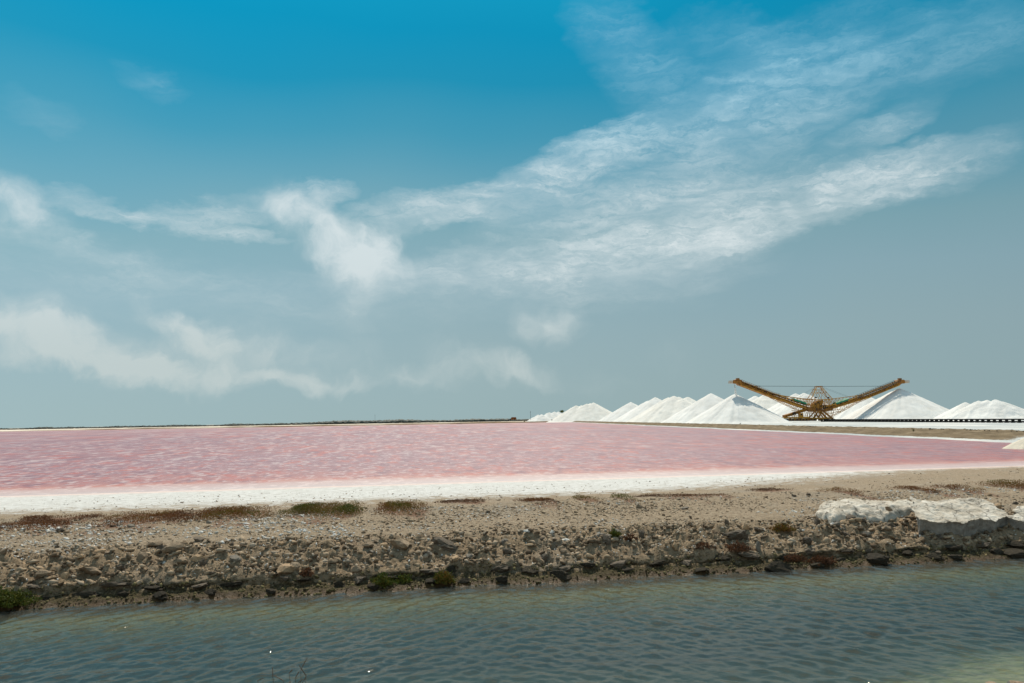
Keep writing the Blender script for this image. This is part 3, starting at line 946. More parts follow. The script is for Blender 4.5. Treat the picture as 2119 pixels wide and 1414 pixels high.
# falling salt under the left boom tip
n = 420
tp = at_y(1520, 796, YL)
tt = RNG.random(n)
rr = (.18 + .55 * tt) * np.sqrt(RNG.random(n))
an = RNG.random(n) * 6.283
cz = tp.z - tt * (tp.z - gA[2] + .3)
cen = np.stack([tp.x + .4 * tt + rr * np.cos(an), tp.y + rr * np.sin(an), cz], -1)
tet = np.array([(1, 1, 1), (-1, -1, 1), (-1, 1, -1), (1, -1, -1)]) * .05
sv = (cen[:, None, :] + tet[None] * (0.6 + .8 * RNG.random((n, 1, 1)))).reshape(-1, 3)
sf = (np.arange(n)[:, None, None] * 4 + np.array([(0, 1, 2), (0, 3, 1), (0, 2, 3), (1, 3, 2)])[None]).reshape(-1, 3)
fsm, nt, out = new_mat('airborne_salt')
d_ = N(nt, 'ShaderNodeBsdfDiffuse', {'Color': (.85, .85, .85, 1)})
t_ = N(nt, 'ShaderNodeBsdfTranslucent', {'Color': (.95, .95, .95, 1)})
nt.links.new(N(nt, 'ShaderNodeMixShader', {0: .65, 1: d_.outputs[0], 2: t_.outputs[0]}).outputs[0], out.inputs[0])
tag(mesh_obj('falling_salt', sv, sf, fsm), 'thin white stream of salt falling from the left boom tip', 'salt', kind='stuff')
#@@NEXT
# ================================================================== STACKER
ochre = m_paint('ochre_steel', (.56, .27, .03, 1), (.26, .10, .02, 1), .5, .5)
rusty = m_paint('rusty_steel', (.34, .14, .022, 1), (.14, .055, .015, 1), .6, .7)
darks = m_paint('dark_steel', (.035, .026, .02, 1), (.08, .045, .025, 1), .4, .8)
beltm = m_paint('black_belting', (.022, .02, .018, 1), (.06, .05, .045, 1), .3, 1.2, .8)
greenm = m_paint('green_sheet', (.02, .20, .105, 1), (.02, .10, .06, 1), .3, .6)
cablem = m_paint('wire_rope', (.10, .13, .14, 1), (.08, .07, .06, 1), .3, 2)

MX, MD = 1690.0, 400.0
AXT = Vector((-.07, 1, 0)).normalized()        # across the booms


def mp(px, py, off=0.0):
    q = at_y(px, py, MD + (px - MX) * 0.034)
    return q + AXT * off


root_c = mp(1692, 871, 0)
stk = empty('salt_stacker', (root_c.x, root_c.y, LAND_Z))
tag(stk, 'ochre twin-boom salt stacker with lattice mast standing between the salt piles', 'stacker')


def sub(mb, name, mat, parent, label=None):
    o = mesh_obj(name, mb.v, mb.f, mat)
    o.parent = parent
    m = stk.matrix_basis.copy()
    if parent is stk:
        o.matrix_parent_inverse = Matrix.Translation(-Vector(stk.location))
    if label:
        o['label'] = label
    return o


def along(pts, t):
    """point on a pixel polyline, t in 0..1 by x"""
    x = pts[0][0] + (pts[-1][0] - pts[0][0]) * t
    xs_ = [p[0] for p in pts]
    ys_ = [p[1] for p in pts]
    if xs_[0] > xs_[-1]:
        xs_, ys_ = xs_[::-1], ys_[::-1]
    return x, float(np.interp(x, xs_, ys_))


def boom(side):
    if side < 0:
        top = [(1530, 789), (1598, 815), (1612, 818.5), (1641, 829), (1672, 838)]
        bot = [(1531, 797.5), (1594, 821.5), (1618, 829.5), (1642, 838), (1670, 847)]
        lowc = [(1594, 822.5), (1618, 834.5), (1640, 844.5), (1658, 852)]
        rail = [(1532, 786.5), (1598, 812.3), (1612, 816)]
        hd = [(1519, 786.5), (1523, 785), (1530, 786), (1534, 789.5), (1533, 798.5), (1528, 798), (1524, 794.5), (1519, 794)]
        plat = (1509.5, 1519, 793)
        cov = [(1640, 826.5), (1666, 835)]
        chord = [(1608, 817.5), (1632, 821.5), (1660, 825.3), (1690, 827)]
        n = 22
    else:
        top = [(1857, 789), (1784, 817), (1761, 826), (1728, 836.5), (1706, 841.5)]
        bot = [(1858, 797.5), (1799, 821.5), (1770, 830.5), (1746, 838), (1709, 849)]
        lowc = [(1799, 822.5), (1770, 835), (1745, 849.5), (1718, 863)]
        rail = [(1855, 786.8), (1784, 814.5), (1770, 820)]
        hd = [(1869, 787), (1866, 786), (1857, 787), (1853, 790), (1854, 799), (1859, 797.5), (1863, 794.5), (1869, 794)]
        plat = (1869, 1878, 792.5)
        cov = [(1727, 835), (1752, 826.5)]
        chord = [(1784, 817.3), (1756, 821.5), (1718, 826), (1690, 827)]
        n = 22
    W = 1.5
    mb = MB()
    for off in (-W, W):
        last = None
        for i in range(n + 1):
            t = i / n
            a, b = along(top, t), along(bot, t)
            A, B = mp(*a, off), mp(*b, off)
            if last:
                mb.bar(last[0], A, .28, .34)
                mb.bar(last[1], B, .30, .42)
                mb.bar(last[i % 2], (B, A)[i % 2], .14)
            mb.bar(A, B, .15)
            last = (A, B)
    for i in range(n + 1):
        b = along(bot, i / n)
        mb.bar(mp(*b, -W), mp(*b, W), .16)
    bo = sub(mb, 'boom', ochre, stk, 'long ochre lattice boom reaching up to the %s salt cone' % ('left' if side < 0 else 'right'))
    # belt carried on the boom
    mb = MB()
    for i in range(24):
        a, a2 = along(top, i / 24), along(top, (i + 1) / 24)
        mb.bar(mp(a[0], a[1] + 1.4), mp(a2[0], a2[1] + 1.4), 2.0, .22)
    sub(mb, 'belt', beltm, bo)
    mb = MB()
    for i in range(24):
        a, a2 = along(bot, i / 24), along(bot, (i + 1) / 24)
        mb.bar(mp(a[0], a[1] - 2.2), mp(a2[0], a2[1] - 2.2), 2.5, 1.15)
    sub(mb, 'belt_housing', rusty, bo)
    # walkway and rail
    for off in (-2.1, 2.1):
        mb = MB()
        for i in range(20):
            a, a2 = along(rail, i / 20), along(rail, (i + 1) / 20)
            mb.bar(mp(a[0], a[1], off), mp(a2[0], a2[1], off), .1)
            mb.bar(mp(a[0], a[1] + 2, off), mp(a2[0], a2[1] + 2, off), .08)
            mb.bar(mp(a[0], a[1], off), mp(a[0], a[1] + 4.4, off), .1)
        sub(mb, 'walkway_rail', darks if side > 0 else rusty, bo)
    mb = MB()
    for i in range(20):
        a, a2 = along(rail, i / 20), along(rail, (i + 1) / 20)
        mb.bar(mp(a[0], a[1] + 4.4, -1.95), mp(a2[0], a2[1] + 4.4, -1.95), .7, .1)
    sub(mb, 'walkway', darks, bo)
    # idler frames standing proud of the top chord
    for i in range(30):
        mb = MB()
        a = along(top, (i + .5) / 30)
        mb.bar(mp(a[0], a[1] - .2, -1.1), mp(a[0], a[1] - 1.0, -1.1), .16)
        mb.bar(mp(a[0], a[1] - .2, 1.1), mp(a[0], a[1] - 1.0, 1.1), .16)
        mb.bar(mp(a[0], a[1] - 1.0, -1.2), mp(a[0], a[1] - 1.0, 1.2), .22)
        sub(mb, 'idler', darks, bo)
    # head
    mb = MB()
    mb.prism([mp(*p, -1.4) for p in hd], AXT * 2.8)
    hx = (hd[0][0] + hd[1][0]) / 2
    mb.cyl(mp(hd[2][0], 790, -1.7), mp(hd[2][0], 790, 1.7), .9, 12)
    mb.box(mp((hd[2][0] + hd[1][0]) / 2, 784.8), (1.4, 1.6, .9))
    head = sub(mb, 'boom_head', rusty, stk)
    mb = MB()
    x0, x1, yb = plat
    for off in (-1.6, 1.6):
        for k in range(5):
            x = x0 + (x1 - x0) * k / 4
            mb.bar(mp(x, yb, off), mp(x, yb - 4.4, off), .1)
        for dy in (0, 2.2, 4.4):
            mb.bar(mp(x0, yb - dy, off), mp(x1, yb - dy, off), .1)
    xo = x0 if side < 0 else x1
    for dy in (2.2, 4.4):
        mb.bar(mp(xo, yb - dy, -1.6), mp(xo, yb - dy, 1.6), .1)
    mb.bar(mp(x0, yb), mp(x1, yb), 3.2, .14)
    sub(mb, 'head_platform', ochre, head)
    # lower tie truss
    mb = MB()
    m = 9
    for off in (-W * .9, W * .9):
        last = None
        for i in range(m + 1):
            t = i / m
            a = along(lowc, t)
            b = (a[0], along(bot, min(1, max(0, (a[0] - bot[0][0]) / (bot[-1][0] - bot[0][0]))))[1])
            A, B = mp(*a, off), mp(*b, off)
            if last:
                mb.bar(last[0], A, .2)
                mb.bar(last[i % 2], (B, A)[i % 2], .11)
            mb.bar(A, B, .12)
            last = (A, B)
    for i in range(m + 1):
        a = along(lowc, i / m)
        mb.bar(mp(*a, -W * .9), mp(*a, W * .9), .1)
    if side > 0:
        for off in (-W * .9, W * .9):
            mb.bar(mp(1745, 846.5, off), mp(1716, 850, off), .12)
            mb.bar(mp(1756, 843, off), mp(1728, 858, off), .12)
            mb.bar(mp(1738, 851, off), mp(1716, 856.5, off), .12)
    sub(mb, 'tie_truss', ochre, stk)
    # upper chord from mast foot to boom, with hangers
    mb = MB()
    m = 13
    for off in (-1.3, 1.3):
        last = None
        for i in range(m + 1):
            a = along(chord, i / m)
            A = mp(*a, off)
            tb = (a[0] - top[0][0]) / (top[-1][0] - top[0][0])
            b = along(top, min(1, tb))
            B = mp(a[0], max(b[1], a[1] + .4), off)
            if last:
                mb.bar(last[0], A, .22)
            mb.bar(A, B, .11)
            if last and i > m // 2:
                mb.bar(last[0], B, .09)
                mb.bar(last[1], A, .09)
            last = (A, B)
    for i in range(0, m + 1, 2):
        a = along(chord, i / m)
        mb.bar(mp(*a, -1.3), mp(*a, 1.3), .09)
    sub(mb, 'upper_chord', ochre, stk)
    # green sheet cover on the belt
    mb = MB()
    (xa, ya), (xb, yb2) = cov
    prof = [(-1.9, 2.6), (-1.85, -.6), (-1.1, -2.0), (0, -2.4), (1.1, -2.0), (1.85, -.6), (1.9, 2.6)]
    pa = [mp(xa, ya + d, o_) for o_, d in prof]
    pb = [mp(xb, yb2 + d, o_) for o_, d in prof]
    kk = len(prof)
    mb.add(pa + pb, [tuple(range(kk)), tuple(range(2 * kk - 1, kk - 1, -1))] + [(i + 1, i, kk + i, kk + i + 1) for i in range(kk - 1)])
    sub(mb, 'belt_cover', greenm, stk, 'green belt cover on the %s boom' % ('left' if side < 0 else 'right'))
    # suspension ropes
    if side < 0:
        ends = [((1560, 799.2), (1689, 800)), ((1651, 823.5), (1688.5, 800.5))]
    else:
        ends = [((1826, 799.4), (1698, 800)), ((1755, 821.5), (1698.5, 800.5))]
    for i, (a, b) in enumerate(ends):
        for off in (-1.2, 1.2):
            mb = MB()
            mb.bar(mp(*a, off), mp(*b, off), .09 if i == 0 else .06)
            sub(mb, 'suspension_rope', cablem, stk)
    if side < 0:
        mb = MB()
        mb.bar(mp(1559, 799.2, -1.4), mp(1571, 799.4, -1.4), .25)
        mb.bar(mp(1559, 799.2, 1.4), mp(1571, 799.4, 1.4), .25)
        mb.bar(mp(1565, 799.3, -1.4), mp(1565, 799.3, 1.4), .2)
        sub(mb, 'rope_anchor', darks, bo)


boom(-1)
boom(1)

# mast: four lattice legs meeting at a short cap
mb = MB()
TLx, TRx, TY = 1688.6, 1698.4, 800.2
def mast_x(y, s):
    t = (y - TY) / (825.5 - TY)
    return (TLx + (1674.5 - TLx) * t) if s < 0 else (TRx + (1718 - TRx) * t)
def mast_o(y):
    return .7 + 1.5 * (y - TY) / (825.5 - TY)
levels = [TY, 807, 813.3, 825.5]
for off in (-1, 1):
    for s in (-1, 1):
        mb.bar(mp(mast_x(TY, s), TY, off * .7), mp(mast_x(825.5, s), 825.5, off * 2.2), .24)
    for y in levels[:3]:
        mb.bar(mp(mast_x(y, -1) - (3.5 if y == 807 else 1), y, off * mast_o(y)), mp(mast_x(y, 1) + (3 if y == TY else 0), y, off * mast_o(y)), .2)
    # zigzag webs
    def web(y0, y1, k):
        xa0, xa1 = mast_x(y0, -1), mast_x(y0, 1)
        xb0, xb1 = mast_x(y1, -1), mast_x(y1, 1)
        for i in range(k):
            mid = xa0 + (xa1 - xa0) * (i + .5) / k
            mb.bar(mp(mid, y0, off * mast_o(y0)), mp(xb0 + (xb1 - xb0) * i / k, y1, off * mast_o(y1)), .14)
            mb.bar(mp(mid, y0, off * mast_o(y0)), mp(xb0 + (xb1 - xb0) * (i + 1) / k, y1, off * mast_o(y1)), .14)
    web(TY, 807, 1)
    web(807, 813.3, 2)
    web(813.3, 825.5, 3)
for y in levels:
    for s in (-1, 1):
        mb.bar(mp(mast_x(y, s), y, -mast_o(y)), mp(mast_x(y, s), y, mast_o(y)), .15)
mast = sub(mb, 'mast', ochre, stk, 'yellow lattice mast of the stacker')
mb = MB()
mb.bar(mp(1687, TY - .4, -.9), mp(1701, TY - .4, -.9), .3)
mb.bar(mp(1687, TY - .4, .9), mp(1701, TY - .4, .9), .3)
sub(mb, 'mast_cap', rusty, mast)
for x in (1688, 1714):
    mb = MB()
    mb.cyl(mp(x, 823.3, -.5), mp(x, 823.3, .5), .42, 10)
    sub(mb, 'sheave', darks, mast)

# centre tower: web of lattice, chute, drum and drive house
mb = MB()
for off in (-1.9, 1.9):
    xs_ = np.linspace(1667, 1717, 15)
    for i, x in enumerate(xs_):
        yb = 846 - 8 * abs((x - 1690) / 27) ** 1.5
        mb.bar(mp(x, 826.6, off), mp(x + RNG.uniform(-2.5, 2.5), yb, off), .12)
        if i:
            mb.bar(mp(xs_[i - 1], 826.6, off), mp(x, yb, off), .11)
    mb.bar(mp(1664, 826.8, off), mp(1719, 826.8, off), .24)
sub(mb, 'centre_lattice', ochre, stk)
mb = MB()
mb.prism([mp(x, y, -1.5) for x, y in ((1680.5, 838), (1684, 833), (1690, 830), (1692, 828.5), (1699, 828.5), (1699.5, 843), (1697, 851), (1680, 851))], AXT * 3.0)
mb.cyl(mp(1686, 840.5, -1.8), mp(1686, 840.5, 1.8), 1.6, 16)
chute = sub(mb, 'transfer_tower', rusty, stk)
mb = MB()
for x, y in ((1683, 836), (1689, 833), (1694, 840), (1684, 846), (1693, 847)):
    mb.bar(mp(x, y, -1.95), mp(x + 3, y + 3, -1.95), .3)
    mb.bar(mp(x - 2, y + 1, -1.9), mp(x + 4, y - 1, -1.9), .18)
sub(mb, 'tower_bracing', darks, chute)
mb = MB()
mb.box(mp(1704, 841, -.4), (2.2, 2.2, 1.3))
mb.box(mp(1710, 843, .4), (2.6, 1.6, 1.0))
mb.cyl(mp(1706, 843.5, -1.5), mp(1706, 843.5, 1.5), .7, 12)
sub(mb, 'drive_unit', darks, stk)
mb = MB()
mb.prism([mp(x, y, -2.0) for x, y in ((1664, 846), (1674, 843.5), (1690, 848), (1708, 846.5), (1722, 843), (1718, 849.5), (1706, 852.3), (1676, 852.3))], AXT * 4.0)
for x in np.linspace(1668, 1718, 11):
    mb.bar(mp(x, 845, -2.1), mp(x + 2, 851, -2.1), .2)
sub(mb, 'turntable_deck', rusty, stk)
# portal legs
for (xa, ya, xb, yb, w) in ((1700, 851, 1718, 867.5, .8), (1690, 851, 1676, 868, .5), (1697, 851, 1688, 868, .5), (1690, 852, 1701, 868, .5)):
    for off in (-1.8, 1.8):
        mb = MB()
        mb.bar(mp(xa, ya, off), mp(xb, yb, off * 1.5), w * .8, w)
        sub(mb, 'leg', rusty, stk)
mb = MB()
for off in (-2.6, 2.6):
    mb.bar(mp(1674, 866.5, off), mp(1719, 865.5, off), .5, .8)
    for x in np.linspace(1664, 1716, 12):
        mb.bar(mp(x, 852, off * .8), mp(x + 4, 866, off), .13)
        mb.bar(mp(x + 4, 852, off * .8), mp(x, 866, off), .10)
sub(mb, 'portal_frame', ochre, stk)


def crawler(xa, xb, yt, yb, off, name='crawler'):
    r = 3.0
    pts = []
    h = (yb - yt) / 2
    for a in np.linspace(90, 270, 7):
        pts.append((xa + h + h * math.cos(rad(a)), (yt + yb) / 2 - h * math.sin(rad(a))))
    for a in np.linspace(-90, 90, 7):
        pts.append((xb - h + h * math.cos(rad(a)), (yt + yb) / 2 - h * math.sin(rad(a))))
    mb = MB()
    mb.prism([mp(x, y, off - .6) for x, y in pts], AXT * 1.2)
    o = sub(mb, name, darks, stk)
    nw = max(2, int((xb - xa) / (2 * h)))
    for i in range(nw):
        m2 = MB()
        x = xa + h + (xb - xa - 2 * h) * i / max(1, nw - 1)
        m2.cyl(mp(x, (yt + yb) / 2, off - .75), mp(x, (yt + yb) / 2, off + .75), h * .17, 10)
        sub(m2, 'wheel', rusty, o)


for off in (-3, 3):
    crawler(1673, 1684, 866.8, 871.3, off)
    crawler(1699, 1708, 866.8, 871.3, off)
    crawler(1714, 1722, 866.8, 871.0, off)
    crawler(1618, 1640, 866.6, 871.6, off)
    crawler(1644, 1668, 866.6, 871.6, off)

# tail car with loading conveyor
mb = MB()
for off in (-3, 3):
    mb.prism([mp(x, y, off - .3) for x, y in ((1615, 866.4), (1616, 863.6), (1668, 862.8), (1669.5, 865.5), (1664, 866.6), (1641.5, 866.2), (1639, 866.2))], AXT * .6)
    mb.bar(mp(1617.5, 864, off), mp(1618.5, 869, off), .5)
    mb.bar(mp(1640, 864, off), mp(1640, 870, off), .7)
for x in (1618, 1630, 1642, 1655, 1667):
    mb.bar(mp(x, 864.6, -3), mp(x, 864.6, 3), .5)
tail = sub(mb, 'tail_car', ochre, stk)
mb = MB()
mb.prism([mp(x, y, -1.6) for x, y in ((1610.5, 866.3), (1617, 864.8), (1619, 868), (1616.5, 869.2))], AXT * 3.2)
sub(mb, 'nose_plate', darks, tail)
mb = MB()
mb.bar(mp(1622, 862.0), mp(1682, 843.5), 2.2, 1.3)
inc = sub(mb, 'loading_conveyor', rusty, stk)
mb = MB()
for off in (-1.5, 1.5):
    for i in range(14):
        t = i / 13
        x, y = 1622 + 58 * t, 862.0 - 18 * t
        mb.bar(mp(x, y - 2, off), mp(x, y + 4 * (1 - abs(t - .4)), off), .11)
    mb.bar(mp(1622, 859.8, off), mp(1680, 841.5, off), .12)
sub(mb, 'handrail', ochre, inc)
mb = MB()
mb.box(mp(1652.8, 859.0, -2.2), (1.8, 2.0, 1.9))
cab = sub(mb, 'cabin', ochre, stk, 'square orange cabin on the tail car')
mb = MB()
mb.box(mp(1652.8, 858.4, -3.22), (1.0, .06, .7))
sub(mb, 'window', darks, cab)
mb = MB()
mb.bar(mp(1640.5, 863, -1.5), mp(1640.5, 850, -1.5), .18)
mb.bar(mp(1637.5, 863, -1.5), mp(1637.5, 850, -1.5), .08)
mb.bar(mp(1643.8, 863, -1.5), mp(1643.8, 850, -1.5), .08)
mb.box(mp(1641, 856, -1.5), (1.1, .9, 1.3))
booth = sub(mb, 'control_stand', darks, stk)
mb = MB()
mb.box(mp(1640.5, 849.4, -1.5), (2.0, 2.0, .25))
sub(mb, 'stand_roof', ochre, booth)
mb = MB()
for off in (-3, 3):
    for k in range(9):
        x = 1624 + k * 5
        mb.bar(mp(x, 863.2, off), mp(x, 859.5, off), .09)
    for dy in (859.5, 861.3):
        mb.bar(mp(1624, dy, off), mp(1664, dy - .3, off), .09)
sub(mb, 'handrail', ochre, tail)

# ------------------------------------------------------------------ ground conveyor feeding the stacker
y0c, y1c = 396.0, 150.0
cx = lambda y: 153.2 + (y0c - y) * .022
cv = empty('belt_conveyor', (cx(280), 280, LAND_Z))
tag(cv, 'long low black belt conveyor running right from the stacker across the salt', 'conveyor')
def csub(mb, name, mat):
    o = mesh_obj(name, mb.v, mb.f, mat)
    o.parent = cv
    o.matrix_parent_inverse = Matrix.Translation(-Vector(cv.location))
    return o
for s in (-1, 1):
    mb = MB()
    mb.bar((cx(y0c) + s * .95, y0c, 2.06), (cx(y1c) + s * .95, y1c, 2.06), .16, .36)
    csub(mb, 'stringer', beltm)
mb = MB()
mb.bar((cx(y0c), y0c, 2.22), (cx(y1c), y1c, 2.22), 1.7, .1)
csub(mb, 'belt', beltm)
mb = MB()
mb.bar((cx(y0c), y0c, 1.34), (cx(y1c), y1c, 1.34), 2.1, .44)
csub(mb, 'return_belt', beltm)
mb = MB()
mb.bar((-.95, 0, 1.9), (-1.2, 0, .9), .3, .9)
mb.bar((.95, 0, 1.9), (1.2, 0, .9), .3, .9)
mb.bar((-1.2, 0, 1.25), (1.2, 0, 1.25), .25)
leg0 = None
y = y0c - 1
while y > y1c:
    if leg0 is None:
        o = mesh_obj('leg', mb.v, mb.f, beltm)
        leg0 = o
    else:
        o = leg0.copy()
        COL.objects.link(o)
    o.parent = cv
    o.location = Vector((cx(y), y, 0)) - Vector(cv.location)
    y -= 3.1

# ================================================================== STONES
m_brown = m_rock('brown_stone', [(.25, (.13, .092, .06)), (.5, (.24, .175, .115)), (.75, (.36, .28, .195))], 5)
m_orange = m_rock('tan_stone', [(.25, (.24, .15, .085)), (.5, (.40, .27, .16)), (.75, (.52, .38, .25))], 5)
m_grey = m_rock('grey_stone', [(.25, (.12, .10, .08)), (.5, (.21, .18, .145)), (.75, (.32, .275, .22))], 5)
m_black = m_rock('wet_black_rock', [(.3, (.018, .015, .011)), (.55, (.05, .039, .025)), (.8, (.13, .10, .055))], 7, 1.0, .95)
m_white = m_rock('white_coral', [(.25, (.5, .48, .43)), (.5, (.70, .68, .63)), (.75, (.80, .79, .76))], 7, .8)
m_dark = m_rock('dark_stone', [(.25, (.06, .047, .036)), (.5, (.115, .09, .066)), (.75, (.19, .15, .11))], 5)
TONE = {'b': m_brown, 'o': m_orange, 'g': m_grey, 'k': m_black, 'w': m_white, 'd': m_dark}


def rock_mesh(name, seed, mat, sub_=2, jag=.25, cuts=9):
    r = np.random.default_rng(seed)
    bm = bmesh.new()
    bmesh.ops.create_icosphere(bm, subdivisions=sub_, radius=1)
    co = np.array([v.co[:] for v in bm.verts])
    nz = np.array([mnoise.fractal(Vector(c) * 1.3 + Vector((seed * 3.7, 0, 0)), 1.0, 2.0, 4) for c in co])
    co *= (1 + jag * nz)[:, None]
    for _ in range(cuts):
        d = r.normal(size=3)
        d /= np.linalg.norm(d)
        h = r.uniform(.48, .82)
        s = co @ d
        over = s > h
        co[over] -= np.outer(s[over] - h, d) * .92
    co += .03 * r.normal(size=co.shape)
    for v, c in zip(bm.verts, co):
        v.co = c
    me = bpy.data.meshes.new(name)
    bm.to_mesh(me)
    bm.free()
    me.materials.append(mat)
    return me


VAR = {}
for t, m_ in TONE.items():
    VAR[t] = [rock_mesh('stone', 10 * i + ord(t), m_, 3 if t in 'kd' else 2, {'w': .6, 'k': .55, 'd': .5}.get(t, .34), {'w': 4, 'k': 5, 'd': 6}.get(t, 9)) for i in range(5)]
n_st = 0


def put_rock(px, py, wpx, hpx, tone, label, name='stone', cat='stone', group=None, sink=.3, tilt=.25, aspect=None):
    global n_st
    u, v = on_bank(px, py + hpx * .35)
    q = P(u, v)
    d = q.y
    w, h = wpx * d / F, hpx * d / F
    me = VAR[tone][n_st % 5]
    o = bpy.data.objects.new(name, me)
    COL.objects.link(o)
    o.scale = (w * .55, w * .5 * random.uniform(.7, 1.0), h * .58)
    o.rotation_euler = (random.uniform(-tilt, tilt), random.uniform(-tilt, tilt), random.uniform(-.5, .5))
    o.location = (q.x, q.y, q.z + h * (.5 - sink))
    n_st += 1
    tag(o, label, cat, group)
    return o


NOTABLE = [
    (124, 1098, 22, 9, 'd', 'flat dark stone lying behind the rubble near the left edge'),
    (272, 1087, 18, 10, 'g', 'grey stone close below the left rust-brown plant strip'),
    (207, 1153, 28, 15, 'o', 'orange-tan stone casting a shadow on the left slope'),
    (165, 1164, 17, 9, 'o', 'pale tan rounded stone just left of the orange-tan stone'),
    (87, 1194, 36, 26, 'b', 'large wedge-shaped brown boulder above the green shrub at the left edge'),
    (135, 1194, 18, 20, 'o', 'upright pale pointed stone right of the wedge-shaped boulder'),
    (190, 1184, 46, 17, 'b', 'long brown boulder low on the left slope'),
    (222, 1181, 15, 12, 'o', 'small pale stone at the right end of the long brown boulder'),
    (320, 1129, 30, 13, 'b', 'brown wedge stone at the top of the left slope'),
    (412, 1116, 25, 11, 'd', 'dark blocky stone on the flat top above the left slope'),
    (410, 1161, 28, 17, 'o', 'tan block with a deep shadow on the slope left of the grey pair'),
    (489, 1161, 30, 15, 'g', 'grey leaning slab stone right of the tan block'),
    (357, 1185, 42, 18, 'b', 'broad brown boulder half sunk low in the slope'),
    (923, 1123, 46, 20, 'd', 'largest dark jagged rock at the top of the slope near the middle'),
    (944, 1132, 29, 13, 'b', 'rounded brown stone leaning on the largest dark jagged rock'),
    (898, 1139, 16, 11, 'd', 'small dark stone left of the largest dark jagged rock'),
    (831, 1157, 40, 26, 'b', 'square reddish-brown boulder above the two dark green tufts'),
    (1043, 1121, 19, 13, 'g', 'grey stone at the top of the slope left of the boulder pair'),
    (1049, 1140, 17, 12, 'd', 'dark square stone just below the grey stone right of the middle'),
    (714, 1182, 18, 11, 'g', 'grey tilted slab stone low on the slope left of the green tufts'),
    (738, 1193, 22, 16, 'b', 'brown upright stone just left of the green tufts'),
    (595, 1199, 50, 20, 'o', 'pale lumpy boulder low on the slope in the left half'),
    (598, 1161, 20, 12, 'o', 'orange-tan stone halfway up the slope above the pale lumpy boulder'),
    (688, 1161, 22, 11, 'b', 'brown rounded stone halfway up the slope left of the square boulder'),
    (845, 1042, 16, 5, 'g', 'flat grey stone on the crest beside the smaller olive mat'),
    (1113, 1131, 25, 19, 'b', 'upper brown boulder of the pair one above the other'),
    (1116, 1159, 26, 18, 'b', 'lower brown boulder of the pair one above the other'),
    (1240, 1144, 27, 13, 'g', 'grey slab stone below the single green tuft'),
    (1257, 1131, 18, 11, 'g', 'grey stone between the single green tuft and the slab stone'),
    (1328, 1097, 14, 24, 'd', 'dark upright pointed stone at the top of the slope'),
    (1503, 1088, 10, 14, 'd', 'small dark upright stone at the top of the slope in the right half'),
    (1542, 1095, 20, 17, 'o', 'orange-tan boulder at the top of the slope in the right half'),
    (1527, 1118, 44, 18, 'd', 'dark arched rock below the orange-tan boulder in the right half'),
    (1585, 1114, 16, 10, 'o', 'pale rounded stone right of the dark arched rock'),
    (1569, 1148, 13, 22, 'g', 'tall narrow grey stone low on the right slope'),
    (1323, 1048, 15, 9, 'b', 'dark brown stone alone on the flat top right of the middle'),
    (1416, 1051, 18, 6, 'g', 'long flat stone alone on the flat top of the bank'),
    (1167, 1127, 16, 6, 'w', 'white coral branch lying on the slope right of the boulder pair'),
    (1093, 1139, 14, 6, 'w', 'white coral piece left of the boulder pair'),
    (1762, 1102, 25, 13, 'd', 'dark brown stone below the left end of the pale rock'),
    (1839, 1094, 22, 11, 'd', 'dark stone in the gap between the two pale rocks'),
    (1841, 1067, 15, 9, 'b', 'brown stone resting on the middle of the long pale rock'),
    (2064, 1060, 22, 12, 'o', 'orange-tan stone resting on the right end of the long pale rock'),
    (1786, 1036, 12, 6, 'd', 'small dark stone just behind the long pale rock'),
    (1643, 1025, 12, 6, 'd', 'small dark stone on the flat top left of the pale rock'),
    (2100, 1041, 12, 7, 'd', 'small dark stone at the right edge behind the pale rock'),
    (1693, 1112, 14, 16, 'd', 'dark upright stone below the left tip of the pale rock'),
    (1671, 1120, 24, 16, 'd', 'dark stone left of the upright one below the pale rock'),
    (1143, 1121, 12, 7, 'w', 'small white coral lump on the slope just right of the upper paired boulder'),
]
for (px, py, w, h, t, lab) in NOTABLE:
    o = put_rock(px, py + (8 if 'resting on' in lab else 0), w, h, t, lab)
    if 'resting on' in lab:
        o.location.z += .36
WATER_ROCKS = [(92, 1235, 22, 9, 'beside the green shrub at the left edge'), (254, 1230, 20, 12, 'below the long brown boulder at the left'), (330, 1231, 30, 15, 'largest in the left third'),
               (437, 1225, 26, 11, 'below the grey leaning slab stone'), (560, 1221, 24, 9, 'just left of the pale lumpy boulder'), (701, 1208, 22, 14, 'left of the upright brown stone by the tufts'),
               (772, 1216, 22, 12, 'at the foot of the left dark green tuft'), (891, 1203, 24, 12, 'between the green pair and the yellow-green tuft'), (960, 1201, 24, 9, 'just right of the yellow-green tuft'),
               (1037, 1197, 24, 16, 'tall one left of the middle boulder pair'), (1157, 1186, 40, 18, 'below the middle boulder pair'), (1300, 1180, 24, 8, 'below the withered spiky tuft'),
               (1450, 1178, 32, 9, 'below the thin reddish clump'), (1612, 1172, 52, 24, 'largest along the whole waterline'), (1690, 1168, 28, 10, 'just right of the largest waterline rock'),
               (1740, 1154, 24, 10, 'right of the red-brown bushes'), (1816, 1154, 38, 20, 'big one below the long pale rock'), (1879, 1148, 22, 12, 'below the gap between the pale rocks'),
               (1933, 1150, 30, 13, 'below the left end of the pale slab'), (1975, 1156, 26, 10, 'below the middle of the pale slab'), (2060, 1140, 30, 12, 'below the right part of the pale slab'), (2105, 1146, 42, 18, 'at the right edge of the picture')]
for (px, py, w, h, wh) in WATER_ROCKS:
    put_rock(px, py, w, h, 'k', 'black weedy waterline rock ' + wh, 'waterline_rock', 'rock', 'black rocks along the waterline', sink=.35, tilt=.15)
